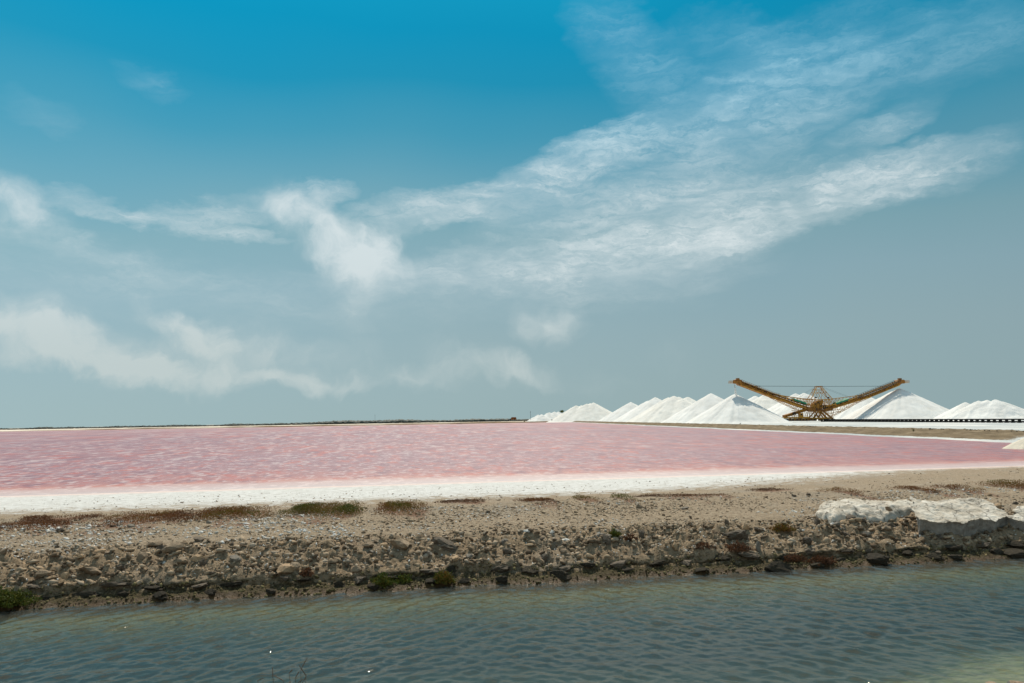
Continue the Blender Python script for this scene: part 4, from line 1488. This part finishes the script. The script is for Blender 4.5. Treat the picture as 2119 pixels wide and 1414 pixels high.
# flat ledges of dark beach rock jutting from the foot of the slope
r_ = random.Random(12)
for i in range(42):
    u = -15.5 + i * 1.0 + r_.uniform(-.25, .25)
    v = r_.uniform(.52, .80)
    q = P(u, v, .17 + .45 * (v - .5) + r_.uniform(-.02, .12))
    o = bpy.data.objects.new('beach_rock', VAR['kd'[i % 2]][i % 5])
    COL.objects.link(o)
    o.scale = (r_.uniform(.12, .42), r_.uniform(.14, .26), r_.uniform(.05, .12))
    o.rotation_euler = (r_.uniform(-.2, .1), r_.uniform(-.15, .15), math.atan2(EU.y, EU.x) + r_.uniform(-.25, .25))
    o.location = q
    part_ = ('the left third', 'the middle third', 'the right third')[min(2, max(0, int((q.x / q.y * F + 1060) / 706.4)))]
    tag(o, 'thin %s slab of beach rock jutting above the waterline in %s' % (('black', 'dark brown')[i % 2], part_), 'rock', 'slabs jutting above the waterline')

# scattered stones that nothing tells apart
WORD = {'b': 'brown', 'g': 'grey', 'd': 'dark', 'o': 'tan'}


def scatter(n, vr, sz, tones, label, group, name, ur=(-16, 27), flat=.6):
    global n_st
    for i in range(n):
        v = random.uniform(*vr)
        u = random.uniform(ur[0] * (22 + v) / 24, ur[1] * (22 + v) / 30)
        q = P(u, v)
        s = sz[0] * (sz[1] / sz[0]) ** (random.random() ** 1.6)
        t = random.choice(tones)
        o = bpy.data.objects.new(name, VAR[t][n_st % 5])
        COL.objects.link(o)
        n_st += 1
        o.scale = (s * random.uniform(.8, 1.3), s * random.uniform(.7, 1.1), s * random.uniform(.5, .95) * flat / .6)
        o.rotation_euler = (random.uniform(-.5, .5), random.uniform(-.5, .5), random.uniform(0, 6.28))
        o.location = (q.x, q.y, q.z + s * .18)
        part_ = ('the left third', 'the middle third', 'the right third')[min(2, max(0, int((q.x / q.y * F + 1060) / 706.4)))]
        tag(o, label % (WORD[t], part_), 'stone', group)


scatter(170, (.85, 2.5), (.075, .19), 'bbbggdood', 'small rounded %s stone in the rubble on %s of the canal-side slope', 'small stones on the canal-side slope', 'stone')
scatter(55, (3.0, 8.0), (.06, .13), 'bggdo', 'small %s stone lying on %s of the flat bank top', 'small stones on the flat top', 'stone', flat=.42)

# gravel and coral rubble (uncountable)
ICO = None
def ico():
    bm = bmesh.new()
    bmesh.ops.create_icosphere(bm, subdivisions=1, radius=1)
    bm.verts.index_update()
    bm.verts.ensure_lookup_table()
    v = np.array([x.co[:] for x in bm.verts])
    f = np.array([[x.index for x in y.verts] for y in bm.faces])
    bm.free()
    return v, f
icv, icf = ico()


def gravel(name, label, U_, V_, S_, mat, tone, flat=.6, seed=1, lift=.2):
    r = np.random.default_rng(seed)
    n = len(U_)
    z = H(U_, V_)
    wv_ = V_ + wob(U_) * fade(V_)
    c = np.stack([ORG.x + EU.x * U_ + EV.x * wv_, ORG.y + EU.y * U_ + EV.y * wv_, z + S_ * lift], -1)
    sc = S_[:, None] * np.stack([r.uniform(.7, 1.7, n), r.uniform(.5, 1.2, n), r.uniform(.4, 1.0, n) * flat / .6], -1)
    j = r.uniform(.5, 1.35, (n, len(icv), 1))
    vs_ = icv[None] * j * sc[:, None, :]
    a = r.uniform(0, 6.28, n)
    ca, sa = np.cos(a)[:, None], np.sin(a)[:, None]
    x = vs_[..., 0] * ca - vs_[..., 1] * sa
    y = vs_[..., 0] * sa + vs_[..., 1] * ca
    tl = r.uniform(-.5, .5, n)[:, None]
    zz_ = vs_[..., 2] + x * tl
    vv_ = np.stack([x, y, zz_], -1) + c[:, None, :]
    ff = (np.arange(n)[:, None, None] * len(icv) + icf[None]).reshape(-1, 3)
    o = mesh_obj(name, vv_.reshape(-1, 3), ff, mat)
    fattr(o, 'tone', np.repeat(tone, len(icv)))
    tag(o, label, name.replace('_', ' '), kind='stuff')
    return o


def rnd_uv(n, vr, seed, clump=0.0, ur=(-16, 26), cs=.5):
    r = np.random.default_rng(seed)
    V_ = r.uniform(vr[0], vr[1], n * 3)
    k = (22 + V_) / 22
    U_ = r.uniform(ur[0], ur[1], n * 3) * k
    if clump > 0:
        w = fbm(U_ * cs, V_ * cs * 1.6, 3, seed) + r.uniform(-1, 1, n * 3) * (1 - clump)
        idx = np.argsort(-w)[:n]
    else:
        idx = np.arange(n)
    return U_[idx], V_[idx], r


def sizes(r, n, a, b, p=2.2):
    return a * (b / a) ** (r.random(n) ** p)


tan_c = [(.11, .076, .048), (.21, .15, .095), (.33, .24, .152), (.43, .325, .22), (.30, .245, .185), (.48, .39, .29)]
gm1 = m_gravel('gravel_tan', tan_c)
wcol = [(.5, .46, .39), (.64, .61, .56), (.78, .77, .74)]
gm2 = m_gravel('coral_white', wcol)
dcol = [(.05, .038, .02), (.10, .08, .036), (.15, .12, .052), (.22, .18, .085)]
gm3 = m_gravel('weedy_gravel', dcol)

U_, V_, r = rnd_uv(7000, (.72, 3.1), 101)
gravel('slope_gravel', 'brown rubble covering the canal-side slope of the bank', U_, V_, sizes(r, 7000, .022, .10), gm1, r.random(7000) ** 1.3, seed=1)
U_, V_, r = rnd_uv(3600, (.78, 2.7), 121, .35, cs=1.2)
gravel('soil_clods', 'brown clods and stone fragments packed over the canal-side slope', U_, V_, sizes(r, 3600, .028, .12, 2.2), gm1, r.random(3600) ** 1.4 * .8, .6, 21, lift=.0)
U_, V_, r = rnd_uv(5200, (2.4, 8.3), 122, .3, ur=(-17, 6))
gravel('crest_rubble', 'grey-brown rubble spread over the left half of the bank top', U_, V_, sizes(r, 5200, .02, .075, 2.2), gm1, r.random(5200) ** 1.2, .5, 22, lift=.1)
U_, V_, r = rnd_uv(9000, (2.6, 10.0), 102, .45)
gravel('crest_gravel', 'tan gravel scattered over the flat top of the bank', U_, V_, sizes(r, 9000, .014, .055), gm1, r.random(9000), .45, 2)
U_, V_, r = rnd_uv(4200, (2.2, 8.2), 103, .62, cs=.28)
gravel('coral_rubble', 'white coral fragments scattered over the flat top of the bank', U_, V_, sizes(r, 4200, .016, .055), gm2, r.random(4200), .5, 3)
U_, V_, r = rnd_uv(1500, (2.6, 7.4), 113, .5, ur=(-17, -4))
gravel('coral_rubble', 'dense white coral fragments in the rubble at the left', U_, V_, sizes(r, 1500, .022, .075), gm2, r.random(1500), .5, 13)
U_, V_, r = rnd_uv(3500, (2.4, 8.6), 123, .35, ur=(2, 27))
gravel('crest_rubble', 'grey-brown rubble spread over the right half of the bank top', U_, V_, sizes(r, 3500, .018, .06, 2.4), gm1, r.random(3500) ** 1.2, .5, 23, lift=.1)
U_, V_, r = rnd_uv(900, (.75, 2.6), 104)
gravel('coral_pebbles', 'white coral pebbles dotted over the canal-side slope', U_, V_, sizes(r, 900, .018, .06, 2.5), gm2, r.random(900), .7, 4)
U_, V_, r = rnd_uv(5200, (-.05, .75), 105)
gravel('waterline_gravel', 'weedy brown gravel on the low shelf by the canal', U_, V_, sizes(r, 5200, .014, .06, 3), gm3, r.random(5200), .7, 5)
U_, V_, r = rnd_uv(2600, (10.5, 25), 106, .3, ur=(-18, 28))
gravel('salt_grit', 'dark grit lying on the sand and dried salt', U_, V_, sizes(r, 2600, .018, .06, 3), gm1, r.random(2600) * .5, .5, 6)

# ------------------------------------------------------------------ pale rocks at the right
m, nt, out = new_mat('pale_limestone')
p = geo_pos(nt)
n1 = noise_(nt, mapping(nt, p, scale=(1, 1, 2)), 1.8, 8, .68, .4)
c = ramp(nt, n1, [(0.28, (.26, .22, .17)), (0.42, (.44, .38, .305)), (0.58, (.58, .53, .455)), (0.75, (.66, .625, .57))])
n2 = noise_(nt, p, 5.5, 6, .7)
c = mixc(nt, math_(nt, 'MULTIPLY', sstep(nt, n2, .57, .70), .55), c, (.20, .19, .175, 1))
vc = N(nt, 'ShaderNodeTexVoronoi', {'Vector': N(nt, 'ShaderNodeVectorMath', {0: p, 1: N(nt, 'ShaderNodeVectorMath', {0: noise_(nt, p, 2.2, 4, .6, 0, out=1), 'Scale': .6}, operation='SCALE').outputs[0]}, operation='ADD').outputs[0], 'Scale': 1.1}, feature='DISTANCE_TO_EDGE').outputs[0]
crk = sstep(nt, vc, .035, .006)
c = mixc(nt, math_(nt, 'MULTIPLY', crk, .75), c, (.12, .10, .08, 1))
c = mixc(nt, attr(nt, 'wall_shade'), c, ramp(nt, n2, [(0.3, (.18, .16, .14)), (0.7, (.38, .345, .305))]))  # shade painted into the overhanging wall as a darker grey
principled(nt, out, c, .9, .2, bump(nt, math_(nt, 'ADD', n1, math_(nt, 'MULTIPLY', n2, .5)), .8, .12))
pale = m


def pale_rock(poly_px, top_fn, label, edge, cell=.05, seed=0, under=0.0):
    uv = [on_bank(*q) for q in poly_px]
    us, vs2 = [q[0] for q in uv], [q[1] for q in uv]
    gu, gv = np.meshgrid(np.arange(min(us) - .15, max(us) + .15, cell), np.arange(min(vs2) - .15, max(vs2) + .15, cell))
    am = 2.0 if under else 1.0
    pu = gu + .10 * am * fbm(gu * 2, gv * 2, 4, seed)
    pv = gv + .08 * am * fbm(gu * 2, gv * 2, 4, seed + 3)
    inside = np.zeros(gu.shape, bool)
    dist = np.full(gu.shape, 9.0)
    n = len(uv)
    for i in range(n):
        (x1, y1), (x2, y2) = uv[i], uv[(i + 1) % n]
        cond = ((y1 > pv) != (y2 > pv)) & (pu < (x2 - x1) * (pv - y1) / (y2 - y1 + 1e-12) + x1)
        inside ^= cond
        L2 = (x2 - x1) ** 2 + (y2 - y1) ** 2
        t = np.clip(((pu - x1) * (x2 - x1) + (pv - y1) * (y2 - y1)) / L2, 0, 1)
        dist = np.minimum(dist, np.hypot(pu - x1 - t * (x2 - x1), pv - y1 - t * (y2 - y1)))
    s = np.where(inside, dist, -dist)
    ter = H(gu, gv)
    z = top_fn(gu, gv, ter, s)
    f01 = smooth(s, -.02, edge)
    z = z * f01 + (ter - .35) * (1 - f01)
    tz = top_fn(gu, gv, ter, s)
    lim = -.1
    shade_w = gu * 0
    if under:
        z = tz
        lim = -.015
    wv_ = gv + wob(gu) * fade(gv)
    vv_ = np.stack([ORG.x + EU.x * gu + EV.x * wv_, ORG.y + EU.y * gu + EV.y * wv_, z], -1).reshape(-1, 3)
    f = grid_faces(*gu.shape)
    keep = (s.reshape(-1)[f] > lim).any(1)
    f = f[keep]
    shade_w = shade_w.reshape(-1)
    if under:
        # undercut wall below the rim
        pts = []
        for i in range(n):
            (x1, y1), (x2, y2) = uv[i], uv[(i + 1) % n]
            L = math.hypot(x2 - x1, y2 - y1)
            for t in np.arange(0, 1, .04 / L):
                pts.append((x1 + t * (x2 - x1), y1 + t * (y2 - y1)))
        pts = np.array(pts)
        qu, qv = pts[:, 0], pts[:, 1]
        for _ in range(6):      # the grid is warped: undo the warp on the rim
            wu_, wv2 = .10 * am * fbm(qu * 2, qv * 2, 4, seed), .08 * am * fbm(qu * 2, qv * 2, 4, seed + 3)
            qu, qv = pts[:, 0] - wu_, pts[:, 1] - wv2
        rowsv = []
        cu, cv_ = np.mean(us), np.mean(vs2)
        rt_ = top_fn(qu, qv, H(qu, qv), qu * 0)
        for k_ in range(8):
            dd = k_ * .075
            ins = (0 if k_ == 0 else .02) + under * dd * .75 + (.05 * fbm(qu * 4, qv * 4 + k_ * .3, 3, seed + 40 + k_ // 2) if k_ else 0)
            ru = qu + (cu - qu) * .02 * (k_ > 0)
            rv = qv + np.clip((cv_ - qv) / .25, -1, 1) * ins
            w2 = rv + wob(ru) * fade(rv)
            rowsv.append(np.stack([ORG.x + EU.x * ru + EV.x * w2, ORG.y + EU.y * ru + EV.y * w2, rt_ - dd - .005], -1))
        W_ = np.array(rowsv)
        m0, kk = len(vv_), len(pts)
        idx = m0 + np.arange(8)[:, None] * kk + np.arange(kk)[None]
        nx_ = np.roll(idx, -1, 1)
        fw_ = np.stack([idx[:-1], idx[1:], nx_[1:], nx_[:-1]], -1).reshape(-1, 4)
        vv_ = np.concatenate([vv_, W_.reshape(-1, 3)])
        f = np.concatenate([f, fw_])
        shade_w = np.concatenate([shade_w, np.repeat((np.arange(8) > 0).astype(float), kk)])
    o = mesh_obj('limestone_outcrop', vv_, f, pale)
    fattr(o, 'wall_shade', shade_w)
    tag(o, label, 'rock')
    return o


pale_rock([(1678, 1072), (1690, 1056), (1730, 1049), (1800, 1048), (1860, 1051), (1910, 1053), (1960, 1047), (2040, 1047), (2072, 1056), (2092, 1068), (2050, 1072), (2000, 1078), (1975, 1088),
           (1930, 1092), (1890, 1084), (1850, 1080), (1822, 1090), (1770, 1096), (1725, 1088)],
          lambda u, v, t, s: t + .42 * (1 - np.exp(-np.maximum(s, 0) / .4)) + .10 * fbm(u * 1.3, v * 1.6, 4, 201) + .13 * (.25 - np.abs(fbm(u * 2.2, v * 3, 4, 202))),
          'long low pale limestone rock lying on top of the bank at the right', .22, seed=5)
fr_u, fr_v = on_bank(1980, 1127)
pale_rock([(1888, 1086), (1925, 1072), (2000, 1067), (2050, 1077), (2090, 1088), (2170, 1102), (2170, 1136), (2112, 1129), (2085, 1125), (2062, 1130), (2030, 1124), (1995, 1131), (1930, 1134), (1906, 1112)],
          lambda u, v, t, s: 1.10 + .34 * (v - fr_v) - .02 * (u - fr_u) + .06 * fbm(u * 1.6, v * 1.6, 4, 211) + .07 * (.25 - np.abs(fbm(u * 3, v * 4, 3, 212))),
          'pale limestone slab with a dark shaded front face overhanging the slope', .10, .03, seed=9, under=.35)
pale_rock([(2088, 1062), (2100, 1052), (2140, 1050), (2170, 1066), (2130, 1072), (2100, 1070)],
          lambda u, v, t, s: t + .22 * (1 - np.exp(-np.maximum(s, 0) / .2)) + .05 * fbm(u * 3, v * 3, 3, 221),
          'small pale limestone rock cut off by the right edge of the picture', .12, seed=12)

# ================================================================== PLANTS
leafm = m_leaf('succulent_leaf', [(.05, .085, .012), (.11, .115, .016), (.19, .115, .02), (.21, .08, .022), (.13, .056, .026), (.085, .05, .03)])
stemm = m_paint('dry_stem', (.10, .065, .04, 1), (.05, .035, .025, 1), .4, 6)


def leaves(name, C, S_, tone, parent=None, seed=0):
    r = np.random.default_rng(seed)
    n = len(C)
    a = r.normal(size=(n, 3))
    a[:, 2] = np.abs(a[:, 2]) + .4
    a /= np.linalg.norm(a, axis=1)[:, None]
    b = np.cross(a, r.normal(size=(n, 3)))
    b /= np.linalg.norm(b, axis=1)[:, None]
    c = np.cross(a, b)
    s = S_[:, None]
    v = np.stack([C - b * s * .35, C + a * s * .9 - c * s * .3, C + b * s * .35, C + a * s * .9 + c * s * .3, C + a * s * 1.6], 1)
    base = np.arange(n)[:, None, None] * 5
    f = (base + np.array([(0, 1, 2), (0, 2, 3), (1, 4, 2), (2, 4, 3)])[None]).reshape(-1, 3)
    o = mesh_obj(name, v.reshape(-1, 3), f, leafm)
    fattr(o, 'tone', np.repeat(tone, 5))
    if parent:
        o.parent = parent
    return o


for i, (md, uvd) in enumerate(zip(MATS, mats_uv)):
    (x0, x1, y, hd_, h, tr, n, lab) = md
    (ua, ub, um, vm, dv, _) = uvd
    n = int(n * 4.2)
    r = np.random.default_rng(300 + i)
    U_ = r.uniform(ua - .2, ub + .2, n * 3)
    V_ = vm + r.normal(0, .5, n * 3) * dv
    cl = fbm(U_ * 1.1, V_ * 2.0, 4, 310 + i)
    e = 1 - ((U_ - um) / ((ub - ua) / 2 + .1)) ** 4 - ((V_ - vm) / (dv * 1.2)) ** 2
    keep = np.argsort(-(cl + e * .55 + r.uniform(-.35, .35, n * 3)))[:n]
    U_, V_, cl, e = U_[keep], V_[keep], cl[keep], e[keep]
    hh = h * np.clip(.25 + .6 * np.clip(e, 0, 1) + .8 * cl, .05, 1.3) * r.random(n) ** .7
    wv_ = V_ + wob(U_) * fade(V_)
    C = np.stack([ORG.x + EU.x * U_ + EV.x * wv_, ORG.y + EU.y * U_ + EV.y * wv_, H(U_, V_) + hh], -1)
    tone = np.clip(tr[0] + (tr[1] - tr[0]) * (.5 + .6 * fbm(U_ * .9, V_ * .9, 3, 330 + i) + r.normal(0, .18, n) - .5 * (hh / h - .4)), 0, 1)
    o = leaves('creeping_plant', C, r.uniform(.018, .036, n), tone, seed=400 + i)
    tag(o, lab, 'plant', 'creeping plants along the crest')

for i, (px, py, w, h, tr, n, lab) in enumerate(SHRUBS):
    r = np.random.default_rng(500 + i)
    u, v = on_bank(px, py)
    q = P(u, v)
    wm_, hm = w * q.y / F, h * q.y / F
    n = int(n * 2.2)
    d = r.normal(size=(n, 3))
    d /= np.linalg.norm(d, axis=1)[:, None]
    d[:, 2] = np.abs(d[:, 2])
    lum = 1 + .75 * np.array([mnoise.noise(Vector(x) * 2.3 + Vector((i * 5.1, 0, 0))) for x in d])
    rr = (r.random(n) ** .38) * lum
    C = np.stack([d[:, 0] * wm_ * .56 * rr, d[:, 1] * wm_ * .45 * rr, d[:, 2] * hm * .9 * rr * (1 - .3 * np.abs(d[:, 0]))], -1)
    rt = empty('shrub', (q.x, q.y, q.z - .03))
    tag(rt, lab, 'shrub', 'low shrubs on the bank')
    tone = np.clip(tr[0] + (tr[1] - tr[0]) * (r.random(n) * .8 + .5 * (1 - rr)), 0, 1)
    leaves('foliage', C, r.uniform(.022, .05, n), tone, rt, 520 + i)
    mb = MB()
    for k in range(9):
        e_ = d[k] * np.array([wm_ * .45, wm_ * .35, hm * .9])
        mb.bar((0, 0, -.03), tuple(e_), .012)
    o = mesh_obj('stem', mb.v, mb.f, stemm)
    o.parent = rt

# leafless twigs of a shrub on the near bank
bs = at_y(604, 1500, 9.3)
rt = empty('bare_shrub', (bs.x, bs.y, 1.0))
tag(rt, 'bare dark twigs of a leafless shrub at the bottom edge', 'shrub')
for (tx, ty, lean) in ((614, 1402, 0), (625, 1386, 1), (566, 1402, 0), (601, 1394, 0), (636, 1400, 1), (585, 1408, 0), (534, 1409, 0)):
    mb = MB()
    tip = at_y(tx, ty, 9.3 + random.uniform(-.25, .25)) - Vector((bs.x, bs.y, 1.0))
    rootp = Vector((tip.x * .35, tip.y * .3, 0))
    last = rootp
    for k in range(1, 6):
        t = k / 5
        nx = rootp.lerp(tip, t) + Vector((random.uniform(-.02, .02), random.uniform(-.02, .02), 0))
        mb.bar(last, nx, .016 * (1.25 - t))
        if k > 1:
            side = nx + Vector((random.uniform(-.12, .12), random.uniform(-.08, .08), random.uniform(.03, .14)))
            mb.bar(nx, side, .007)
        last = nx
    o = mesh_obj('twig', mb.v, mb.f, stemm)
    o.parent = rt

# stones of the near bank poking in at the lower right corner
for (px, py, w, h, t, lab) in ((2062, 1416, 56, 10, 'b', 'brown rock breaking the water at the lower right corner, left one'),
                               (2108, 1414, 36, 14, 'b', 'brown rock at the very corner of the picture, lower right'),
                               (2000, 1420, 40, 8, 'b', 'flat brown rock under shallow water near the lower right corner'),):
    q = at_z(px, py, .02)
    o = bpy.data.objects.new('shore_rock', VAR[t][n_st % 5])
    n_st += 1
    COL.objects.link(o)
    o.scale = (w * q.y / F * .6, .3, h * q.y / F * .8)
    o.rotation_euler = (.1, .1, .3)
    o.location = q - Vector((0, 0, .06))
    tag(o, lab, 'rock')

# ================================================================== FAR THINGS
farveg = m_leaf('distant_scrub', [(.055, .07, .062), (.07, .085, .075), (.085, .095, .083)])  # greyed and lightened: distance haze put into the colour
def blobs_mesh(name, label, C, S_, cat, seed=0, mat=farveg):
    r = np.random.default_rng(seed)
    n = len(C)
    j = r.uniform(.65, 1.25, (n, len(icv), 1))
    v = icv[None] * j * S_[:, None, :] + C[:, None, :]
    f = (np.arange(n)[:, None, None] * len(icv) + icf[None]).reshape(-1, 3)
    o = mesh_obj(name, v.reshape(-1, 3), f, mat)
    fattr(o, 'tone', np.repeat(r.random(n), len(icv)))
    tag(o, label, cat, kind='stuff')
    return o


r = np.random.default_rng(61)
n = 3600
yy_ = r.uniform(1500, 2400, n)
pxs = r.uniform(-500, 1095, n)
xx_ = (pxs - 1060) / F * yy_
hh = 3.2 + 2.0 * fbm(pxs * .02, pxs * 0, 3, 62) + 4.2 * np.exp(-((pxs - 760) / 130) ** 2) + 1.6 * np.exp(-((pxs - 1000) / 120) ** 2)
hh = np.clip(hh, 2.0, 12) * r.uniform(.55, 1.0, n) * yy_ / 1700
C = np.stack([xx_, yy_, 1.3 + hh * .45], -1)
blobs_mesh('distant_scrub', 'dark line of scrub and low trees along the horizon', C, np.stack([hh * 1.1 + 2, hh * .8, hh * .55], -1), 'scrub', 63)

n = 900
yb = 108 * (900 / 108) ** r.random(n)
xb_ = 70.3 + r.normal(0, .7, n) + 1.2 * fbm(yb * .05, yb * 0, 3, 83)
sb = r.uniform(.03, .11, n) * (1 + .9 * (r.random(n) > .93))
C = np.stack([xb_, yb, 1.88 + 0 * yb], -1)
soilm = m_leaf('berm_scrub', [(.09, .07, .04), (.13, .10, .06), (.17, .13, .08)])
blobs_mesh('berm_scrub', 'low dark scrub along the crest of the brown berm', C, np.stack([sb * 1.2, sb * 1.6, sb * .8], -1), 'scrub', 64, soilm)

# single dark bushes that stand out
def small_bush(px, py, y, w, h, lab):
    q = at_y(px, py, y)
    rt = empty('bush', (q.x, q.y, q.z - h * .5))
    tag(rt, lab, 'bush')
    rr = np.random.default_rng(int(px))
    C_ = rr.normal(size=(160, 3)) * np.array([w * .25, w * .25, h * .2]) + np.array([0, 0, h * .5])
    o = leaves('foliage', C_, np.full(160, max(.05, w * .12)), rr.random(160) * .25, rt, int(px))
    mb = MB()
    mb.bar((0, 0, -.6), (0, 0, h * .5), max(.05, w * .06))
    o = mesh_obj('trunk', mb.v, mb.f, stemm)
    o.parent = rt
small_bush(1890, 890.5, 136, .32, .5, 'small dark bush on the face of the brown berm right of the stacker')
small_bush(1142, 869.3, 880, 1.6, 1.4, 'small dark bush in front of the ragged far-left mound')
small_bush(1085, 872.6, 930, 1.6, 1.3, 'small dark bush at the water edge beyond the pink pan')
small_bush(1532, 877.0, 262, .4, .4, 'small dark bush on the berm in front of the falling-salt cone')
# dark tree rising behind the flat-topped heap
q = at_y(1163, 852, 960)
rt = empty('tree', (q.x, q.y, LAND_Z))
tag(rt, 'dark round-topped tree showing over the left flank of the flat-topped heap', 'tree')
rr = np.random.default_rng(77)
C_ = rr.normal(size=(420, 3)) * np.array([1.0, 1.0, .65]) + np.array([0, 0, q.z - LAND_Z])
leaves('crown', C_, np.full(420, .45), rr.random(420) * .2, rt, 78)
mb = MB()
mb.bar((0, 0, 0), (0, 0, q.z - LAND_Z), .4)
o = mesh_obj('trunk', mb.v, mb.f, stemm)
o.parent = rt

# rust-orange hut on the far dike, poles
rustm = m_paint('rust_sheet', (.34, .12, .03, 1), (.14, .06, .025, 1), .5, .5)
q = at_y(1063, 868.5, 985)
hut = empty('hut', (q.x, q.y, q.z - .4))
tag(hut, 'small rust-orange hut standing on the far dike left of the salt row', 'hut')
def hsub(mb, name, mat):
    o = mesh_obj(name, mb.v, mb.f, mat)
    o.parent = hut
mb = MB(); mb.box((0, 0, 1.1), (6.6, 4, 2.2)); hsub(mb, 'wall', rustm)
mb = MB(); mb.prism([(-3.6, -2.2, 2.2), (3.6, -2.2, 2.2), (2.6, -2.2, 3.3), (-2.4, -2.2, 3.3)], (0, 4.4, 0)); hsub(mb, 'roof', rustm)
mb = MB(); mb.box((1.0, -2.02, .95), (1.2, .08, 1.9)); hsub(mb, 'door', darks)
mb = MB(); mb.box((-4.0, -.5, .8), (1.6, 2.4, 1.6)); hsub(mb, 'lean_to', darks)
polem = m_paint('weathered_pole', (.09, .09, .085, 1), (.05, .05, .05, 1), .4, 1)
for (px, pt, pb, y, lab) in ((1098, 851, 868, 970, 'thin dark pole standing at the far left end of the salt row'), (776, 858, 872, 1450, 'faint thin mast rising above the distant scrub')):
    a, b = at_y(px, pb, y), at_y(px, pt, y)
    pr_ = empty('pole', (a.x, a.y, a.z - 1))
    tag(pr_, lab, 'pole')
    mb = MB()
    mb.cyl((0, 0, 0), (0, 0, b.z - a.z + 1), .16, 8)
    o = mesh_obj('shaft', mb.v, mb.f, polem); o.parent = pr_
    mb = MB()
    mb.bar((-.9, 0, b.z - a.z - .2), (.9, 0, b.z - a.z - .2), .14)
    o = mesh_obj('crossarm', mb.v, mb.f, polem); o.parent = pr_
